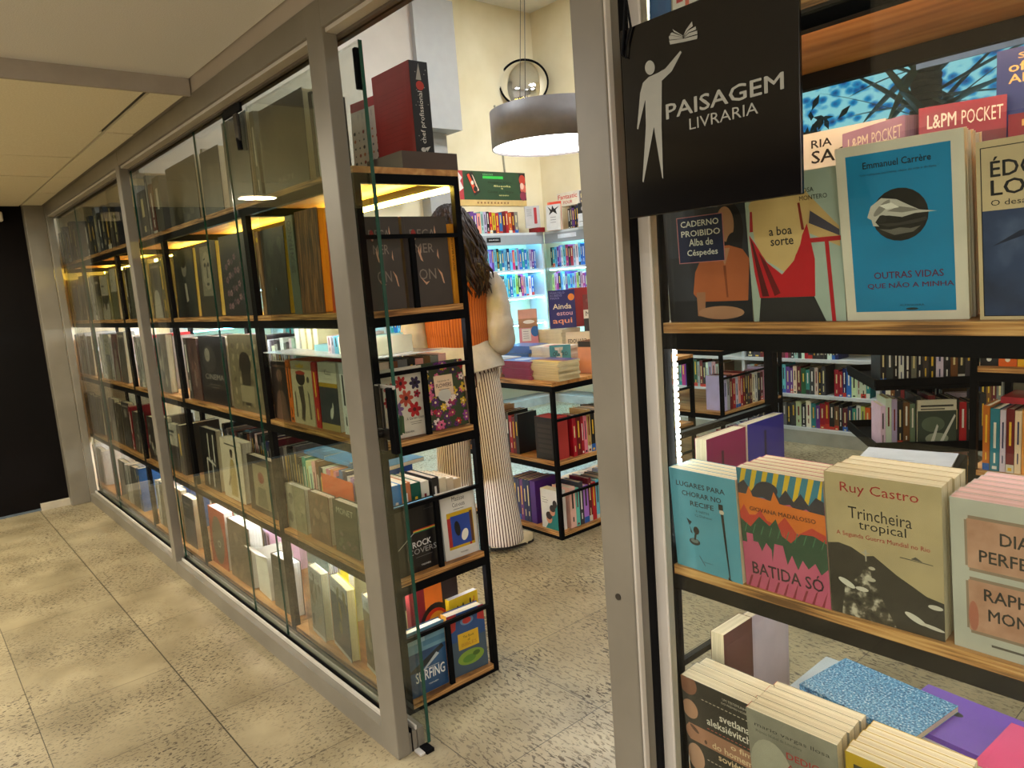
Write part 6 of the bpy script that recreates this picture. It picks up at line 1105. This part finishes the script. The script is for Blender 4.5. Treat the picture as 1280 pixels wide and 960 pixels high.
# ---------------------------------------------------------------- the shopper, seen from behind
pf = at(595, 684, 2, 0.0)
person = thing('person', 'woman seen from behind in an orange knitted vest, white shirt and striped wide trousers', 'person', (pf.x, pf.y, 0), (0, 0, R(48.6)))
SKIN = ramp_mat('skin', (20, 20, 20), [(.3, 'c08a6c'), (.7, 'd3a080')], .5)
def skin_body():
    V = []; Ed = []; Rd = []
    def add(p, r, par=None):
        V.append(p); Rd.append(r)
        if par is not None: Ed.append((par, len(V) - 1))
        return len(V) - 1
    pel = add((.02, 0, .92), (.125, .09)); sp1 = add((.01, 0, 1.06), (.11, .08), pel); sp2 = add((0, -.005, 1.20), (.115, .08), sp1); ch = add((0, -.005, 1.30), (.11, .07), sp2)
    nb = add((0, .0, 1.385), (.05, .05), ch); nk = add((.005, .012, 1.43), (.046, .046), nb); jaw = add((.008, .035, 1.485), (.06, .065), nk); hd = add((.01, .03, 1.555), (.076, .088), jaw); cr = add((.01, .025, 1.605), (.06, .07), hd)
    ns = add((.01, .125, 1.53), (.011, .011), hd); add((.01, .142, 1.512), (.012, .012), ns); 
    for s in (-1, 1): add((.01 + s * .083, .02, 1.535), (.012, .022), hd)
    for s in (-1, 1):
        sh = add((s * .15, -.005, 1.325), (.048, .05), ch); ua = add((s * .185, -.01, 1.18), (.042, .042), sh); el = add((s * .20, -.005, 1.03), (.036, .036), ua)
        fa = add((s * .165, .12, 1.045), (.033, .033), el); wr_ = add((s * .125, .225, 1.075), (.023, .018), fa); pm = add((s * .108, .28, 1.085), (.034, .016), wr_)
        for j, (ox, ln) in enumerate(((-.027, .062), (-.009, .074), (.009, .070), (.027, .054))):
            k1 = add((s * .100 + ox, .318, 1.088), (.0095, .0095), pm); k2 = add((s * .096 + ox * 1.05, .318 + ln * .55, 1.080), (.0088, .0088), k1); add((s * .092 + ox * 1.05, .318 + ln * .85, 1.052), (.0078, .0078), k2)
        t1 = add((s * .075, .275, 1.10), (.011, .011), pm); t2 = add((s * .058, .305, 1.104), (.0095, .0095), t1); add((s * .052, .332, 1.095), (.008, .008), t2)
    for s, xk, xa, tw in ((-1, -.07, -.075, .2), (1, .115, .14, 1.13)):
        hp = add((.02 + s * .085, 0, .86), (.078, .08), pel); kn = add((xk, .01, .48), (.055, .06), hp); cf = add((xk * .9 + xa * .1, -.02, .33), (.048, .052), kn); an = add((xa, -.02, .10), (.034, .036), cf)
        hl = add((xa - .02 * math.sin(tw), -.02 - .03 * math.cos(tw), .045), (.030, .030), an); add((xa + .11 * math.sin(tw), -.02 + .11 * math.cos(tw), .035), (.034, .022), an)
    me = bpy.data.meshes.new('body'); me.from_pydata(V, Ed, []); o = bpy.data.objects.new('body', me); C.objects.link(o); o.parent = person
    md = o.modifiers.new('skin', 'SKIN'); md.use_smooth_shade = True
    for i, sv in enumerate(me.skin_vertices[0].data): sv.radius = Rd[i]; sv.use_root = i == 0
    ss = o.modifiers.new('sub', 'SUBSURF'); ss.levels = 2; ss.render_levels = 2
    me.materials.append(SKIN); return o
skin_body()
def loft(name, rings, mat, n=28, cap0=False, cap1=False, wob=0.0, seed=0, parent=person, thick=0.0):
    """rings of (centre, rx, ry[, phase wave]) as one smooth tube with u running round it"""
    r = random.Random(seed); vs = []; fs = []; uv = []
    ph = [r.uniform(0, 6.28) for _ in range(4)]
    for i, (c, rx, ry) in enumerate(rings):
        c = Vector(c); d = (Vector(rings[min(i + 1, len(rings) - 1)][0]) - Vector(rings[max(i - 1, 0)][0])).normalized()
        if i == 0: a = Vector((1, 0, 0))
        a = (a - d * a.dot(d)).normalized(); b = d.cross(a).normalized()
        for k in range(n):
            t = 2 * PI * k / n; w = 1 + wob * (math.sin(3 * t + ph[0] + i * .9) + .6 * math.sin(5 * t + ph[1] - i * 1.3))
            vs.append(c + a * rx * w * math.cos(t) + b * ry * w * math.sin(t))
    for i in range(len(rings) - 1):
        for k in range(n): fs.append((i * n + k, i * n + (k + 1) % n, (i + 1) * n + (k + 1) % n, (i + 1) * n + k)); uv.append(((k, i), (k + 1, i), (k + 1, i + 1), (k, i + 1)))
    if cap0: fs.append(tuple(range(n))[::-1]); uv.append(tuple((k, 0) for k in range(n)))
    if cap1: fs.append(tuple((len(rings) - 1) * n + k for k in range(n))); uv.append(tuple((k, len(rings)) for k in range(n)))
    me = bpy.data.meshes.new(name); me.from_pydata([tuple(v) for v in vs], [], fs); ul = me.uv_layers.new(name='UVMap')
    li = 0
    for f in uv:
        for u, v in f: ul.data[li].uv = (u / n, v / max(1, len(rings) - 1)); li += 1
    me.polygons.foreach_set('use_smooth', [True] * len(me.polygons)); me.materials.append(mat); o = bpy.data.objects.new(name, me); C.objects.link(o)
    if parent: o.parent = parent
    if thick: s_ = o.modifiers.new('thickness', 'SOLIDIFY'); s_.thickness = thick; s_.offset = 0
    su = o.modifiers.new('sub', 'SUBSURF'); su.levels = 1; su.render_levels = 2
    return o
def knit():
    m, nt, b = new_mat('orange_knit'); N = nt.nodes; L = nt.links
    tc = N.new('ShaderNodeTexCoord'); sx = N.new('ShaderNodeSeparateXYZ'); L.new(tc.outputs['UV'], sx.inputs[0]); w = N.new('ShaderNodeTexWave'); w.inputs['Scale'].default_value = 22; w.inputs['Distortion'].default_value = .6; w.bands_direction = 'X'; L.new(tc.outputs['UV'], w.inputs['Vector'])
    cr = N.new('ShaderNodeValToRGB'); e = cr.color_ramp.elements; e[0].color = lin('984716'); e[1].color = lin('c0661f'); L.new(w.outputs['Fac'], cr.inputs[0]); L.new(cr.outputs[0], b.inputs['Base Color']); b.inputs['Roughness'].default_value = .9
    bp = N.new('ShaderNodeBump'); bp.inputs['Strength'].default_value = .5; bp.inputs['Distance'].default_value = .003; L.new(w.outputs['Fac'], bp.inputs['Height']); L.new(bp.outputs[0], b.inputs['Normal']); return m
def stripes():
    m, nt, b = new_mat('striped_cloth'); N = nt.nodes; L = nt.links
    tc = N.new('ShaderNodeTexCoord'); sx = N.new('ShaderNodeSeparateXYZ'); L.new(tc.outputs['UV'], sx.inputs[0]); mu = N.new('ShaderNodeMath'); mu.operation = 'MULTIPLY'; mu.inputs[1].default_value = 42; L.new(sx.outputs[0], mu.inputs[0])
    fr = N.new('ShaderNodeMath'); fr.operation = 'FRACT'; L.new(mu.outputs[0], fr.inputs[0]); gt = N.new('ShaderNodeMath'); gt.operation = 'LESS_THAN'; gt.inputs[1].default_value = .36; L.new(fr.outputs[0], gt.inputs[0])
    mx = N.new('ShaderNodeMix'); mx.data_type = 'RGBA'; mx.inputs[6].default_value = lin('e6d8c8'); mx.inputs[7].default_value = lin('4a2a26'); L.new(gt.outputs[0], mx.inputs[0]); L.new(mx.outputs[2], b.inputs['Base Color']); b.inputs['Roughness'].default_value = .85; return m
KNIT, STRIPE, SHIRT = knit(), stripes(), ramp_mat('white_cotton', (14, 14, 14), [(.3, 'aca397'), (.7, 'c2b9ad')], .85, bump=.9)
loft('shirt_tail', [((.0, 0, 1.06), .139, .098), ((.0, 0, 1.0), .150, .106), ((.005, -.005, .95), .172, .122), ((.015, -.012, .90), .188, .132), ((.025, -.018, .855), .192, .136)], SHIRT, wob=.030, seed=2, thick=.004)
loft('vest', [((0, 0, 1.005), .142, .100), ((0, 0, 1.012), .150, .108), ((0, 0, 1.06), .152, .110), ((0, 0, 1.072), .160, .118), ((0, 0, 1.13), .155, .112), ((0, -.004, 1.20), .155, .108), ((0, -.006, 1.27), .170, .106), ((0, -.008, 1.32), .180, .098), ((0, -.006, 1.350), .166, .080), ((0, -.002, 1.372), .118, .066), ((0, .0, 1.388), .075, .06), ((0, .0, 1.395), .066, .058)], KNIT, n=32, wob=.004)
loft('vest_hem', [((0, 0, 1.0), .147, .105), ((0, 0, 1.004), .154, .112), ((0, 0, 1.064), .156, .114), ((0, 0, 1.068), .149, .108)], KNIT, n=32)
for s in (-1, 1):
    P = [(s * .172, -.006, 1.335), (s * .192, -.010, 1.27), (s * .202, -.015, 1.18), (s * .204, -.015, 1.09), (s * .202, .0, 1.015), (s * .185, .06, 1.0), (s * .158, .13, 1.035), (s * .135, .195, 1.065), (s * .13, .21, 1.07)]
    rr = [.034, .050, .056, .062, .070, .066, .054, .042, .034]
    PP, RR = [], []
    for i_ in range(len(P) - 1):
        for q_ in (0, .34, .67): PP.append(tuple(a + (b - a) * q_ for a, b in zip(P[i_], P[i_ + 1]))); RR.append((rr[i_] + (rr[i_ + 1] - rr[i_]) * q_) * (1 + (.05 if (len(PP) % 3) == 1 and i_ > 1 else -.015)))
    P, rr = PP + [P[-1]], RR + [rr[-1]]
    loft('sleeve', [(p, q, q) for p, q in zip(P, rr)], SHIRT, n=22, cap0=True, wob=.026, seed=5 + s, thick=.003)
loft('trousers_waist', [((.01, 0, 1.03), .132, .094), ((.01, 0, .96), .148, .104), ((.02, 0, .88), .165, .112), ((.025, 0, .82), .160, .110), ((.025, 0, .79), .13, .09)], STRIPE, cap1=True)
for s, xs in ((-1, (-.055, -.062, -.068, -.072, -.075, -.078)), (1, (.095, .105, .118, .128, .138, .142))):
    loft('trouser_leg', [((xs[0], 0, .88), .082, .098), ((xs[1], 0, .74), .086, .094), ((xs[2], .004, .52), .080, .086), ((xs[3], 0, .30), .082, .088), ((xs[4], -.004, .14), .092, .100), ((xs[5], -.006, .05), .096, .110), ((xs[5], -.006, .032), .097, .112)], STRIPE, wob=.012, seed=11 + s, thick=.004)
for s, xa, tw in ((-1, -.075, .2), (1, .14, 1.13)):
    d = Vector((math.sin(tw), math.cos(tw), 0)); c = Vector((xa, -.02, 0)); side = Vector((d.y, -d.x, 0)); mb = MB()
    vs = []; N_ = 20; prof = [(0.0, 1.0), (.018, 1.02), (.020, .98), (.045, .95), (.062, .72), (.068, .35)]
    for z, f in prof:
        for k in range(N_):
            t = 2 * PI * k / N_; lx = math.cos(t); ly = math.sin(t); L_ = .115 * (f if z > .05 else 1); zz = z * (1.25 if ly < 0 else .9) if z > .03 else z
            vs.append(c + d * (.045 + L_ * ly) + side * (.042 * f * lx * (1 + .12 * ly)) + Vector((0, 0, zz + .0005)))
    fs = [(i * N_ + k, i * N_ + (k + 1) % N_, (i + 1) * N_ + (k + 1) % N_, (i + 1) * N_ + k) for i in range(len(prof) - 1) for k in range(N_)] + [tuple(range(N_))[::-1], tuple((len(prof) - 1) * N_ + k for k in range(N_))]
    mb.tris(vs, fs, col('d9c9a4', .7)); o = mb.build('shoe', person, True)
    mb = MB(); mb.tris([c + d * (.045 + .119 * math.sin(2 * PI * k / N_)) + side * (.0445 * math.cos(2 * PI * k / N_)) + Vector((0, 0, z)) for z in (.0004, .013) for k in range(N_)], [(k, (k + 1) % N_, N_ + (k + 1) % N_, N_ + k) for k in range(N_)], col('2e2822', .8)); mb.build('sole', o)
# hair: a cap and many loose wavy locks
HAIR = ramp_mat('brown_hair', (60, 60, 5), [(.3, '150b08'), (.6, '2e1810'), (.8, '4a2814')], .6)
mb = MB(); r = random.Random(12); vs = []; fs = []; n = 24
for i in range(11):
    th = PI * .60 * i / 10
    for k in range(n):
        a = 2 * PI * k / n; front = max(0, math.sin(a)); t = th * (1 - .42 * front); vs.append((.01 + .092 * math.sin(t) * math.cos(a), .022 + .108 * math.sin(t) * math.sin(a), 1.555 + .112 * math.cos(t) + .0))
fs = [(i * n + k, i * n + (k + 1) % n, (i + 1) * n + (k + 1) % n, (i + 1) * n + k) for i in range(10) for k in range(n)]
mb.tris(vs, fs, HAIR)
for i in range(300):
    a = r.uniform(PI * .86, PI * 2.14); t0 = r.uniform(.25, 1.5); x = .01 + .094 * math.sin(t0) * math.cos(a); y = .022 + .110 * math.sin(t0) * math.sin(a); z = 1.557 + .112 * math.cos(t0)
    zb = r.uniform(1.22, 1.34); ph = r.uniform(0, 6.28); am = r.uniform(.006, .018); pts = []
    sx_ = math.cos(a) * .030 + r.uniform(-.012, .035); m_ = 9
    for j in range(m_):
        q = j / (m_ - 1); zz = z + (zb - z) * q; rad = 1.0 if zz > 1.5 else 1.0 + .10 * math.sin((1.5 - zz) * 9)
        ang = ph + q * 11
        px = (x * (1 + .25 * math.sin(PI * min(1, q * 1.3))) + sx_ * q * 1.1) * rad + am * math.cos(ang) * (.3 + q); py = (.022 + min(y - .022, .02) * 1.02 * (1 + .15 * math.sin(PI * q))) - .022 * q + am * math.sin(ang) * (.3 + q)
        if zz < 1.40: py = min(py, -.078 - .018 * r.random())
        elif zz < 1.46: py = min(py, -.03)
        pts.append((px, py, zz))
    mb.tube(pts, [.0055] * 2 + [.0065] * (m_ - 4) + [.005, .0015], HAIR, n=5)
mb.build('hair', person, True)
for s in (-1, 1):
    mb = MB(); mb.lathe([(.001, .0)] + [(.011 * math.sin(t * PI / 8), .011 - .011 * math.cos(t * PI / 8)) for t in range(1, 9)], col('e8e4de', .2), 14, (.01 + s * .032, .104, 1.545)); mb.build('eye', person, True)
mb = MB(); mb.tube([(-.015, .112, 1.478), (.01, .118, 1.476), (.035, .112, 1.478)], [.002, .005, .002], col('a05a50'), n=8); mb.build('mouth', person, True)
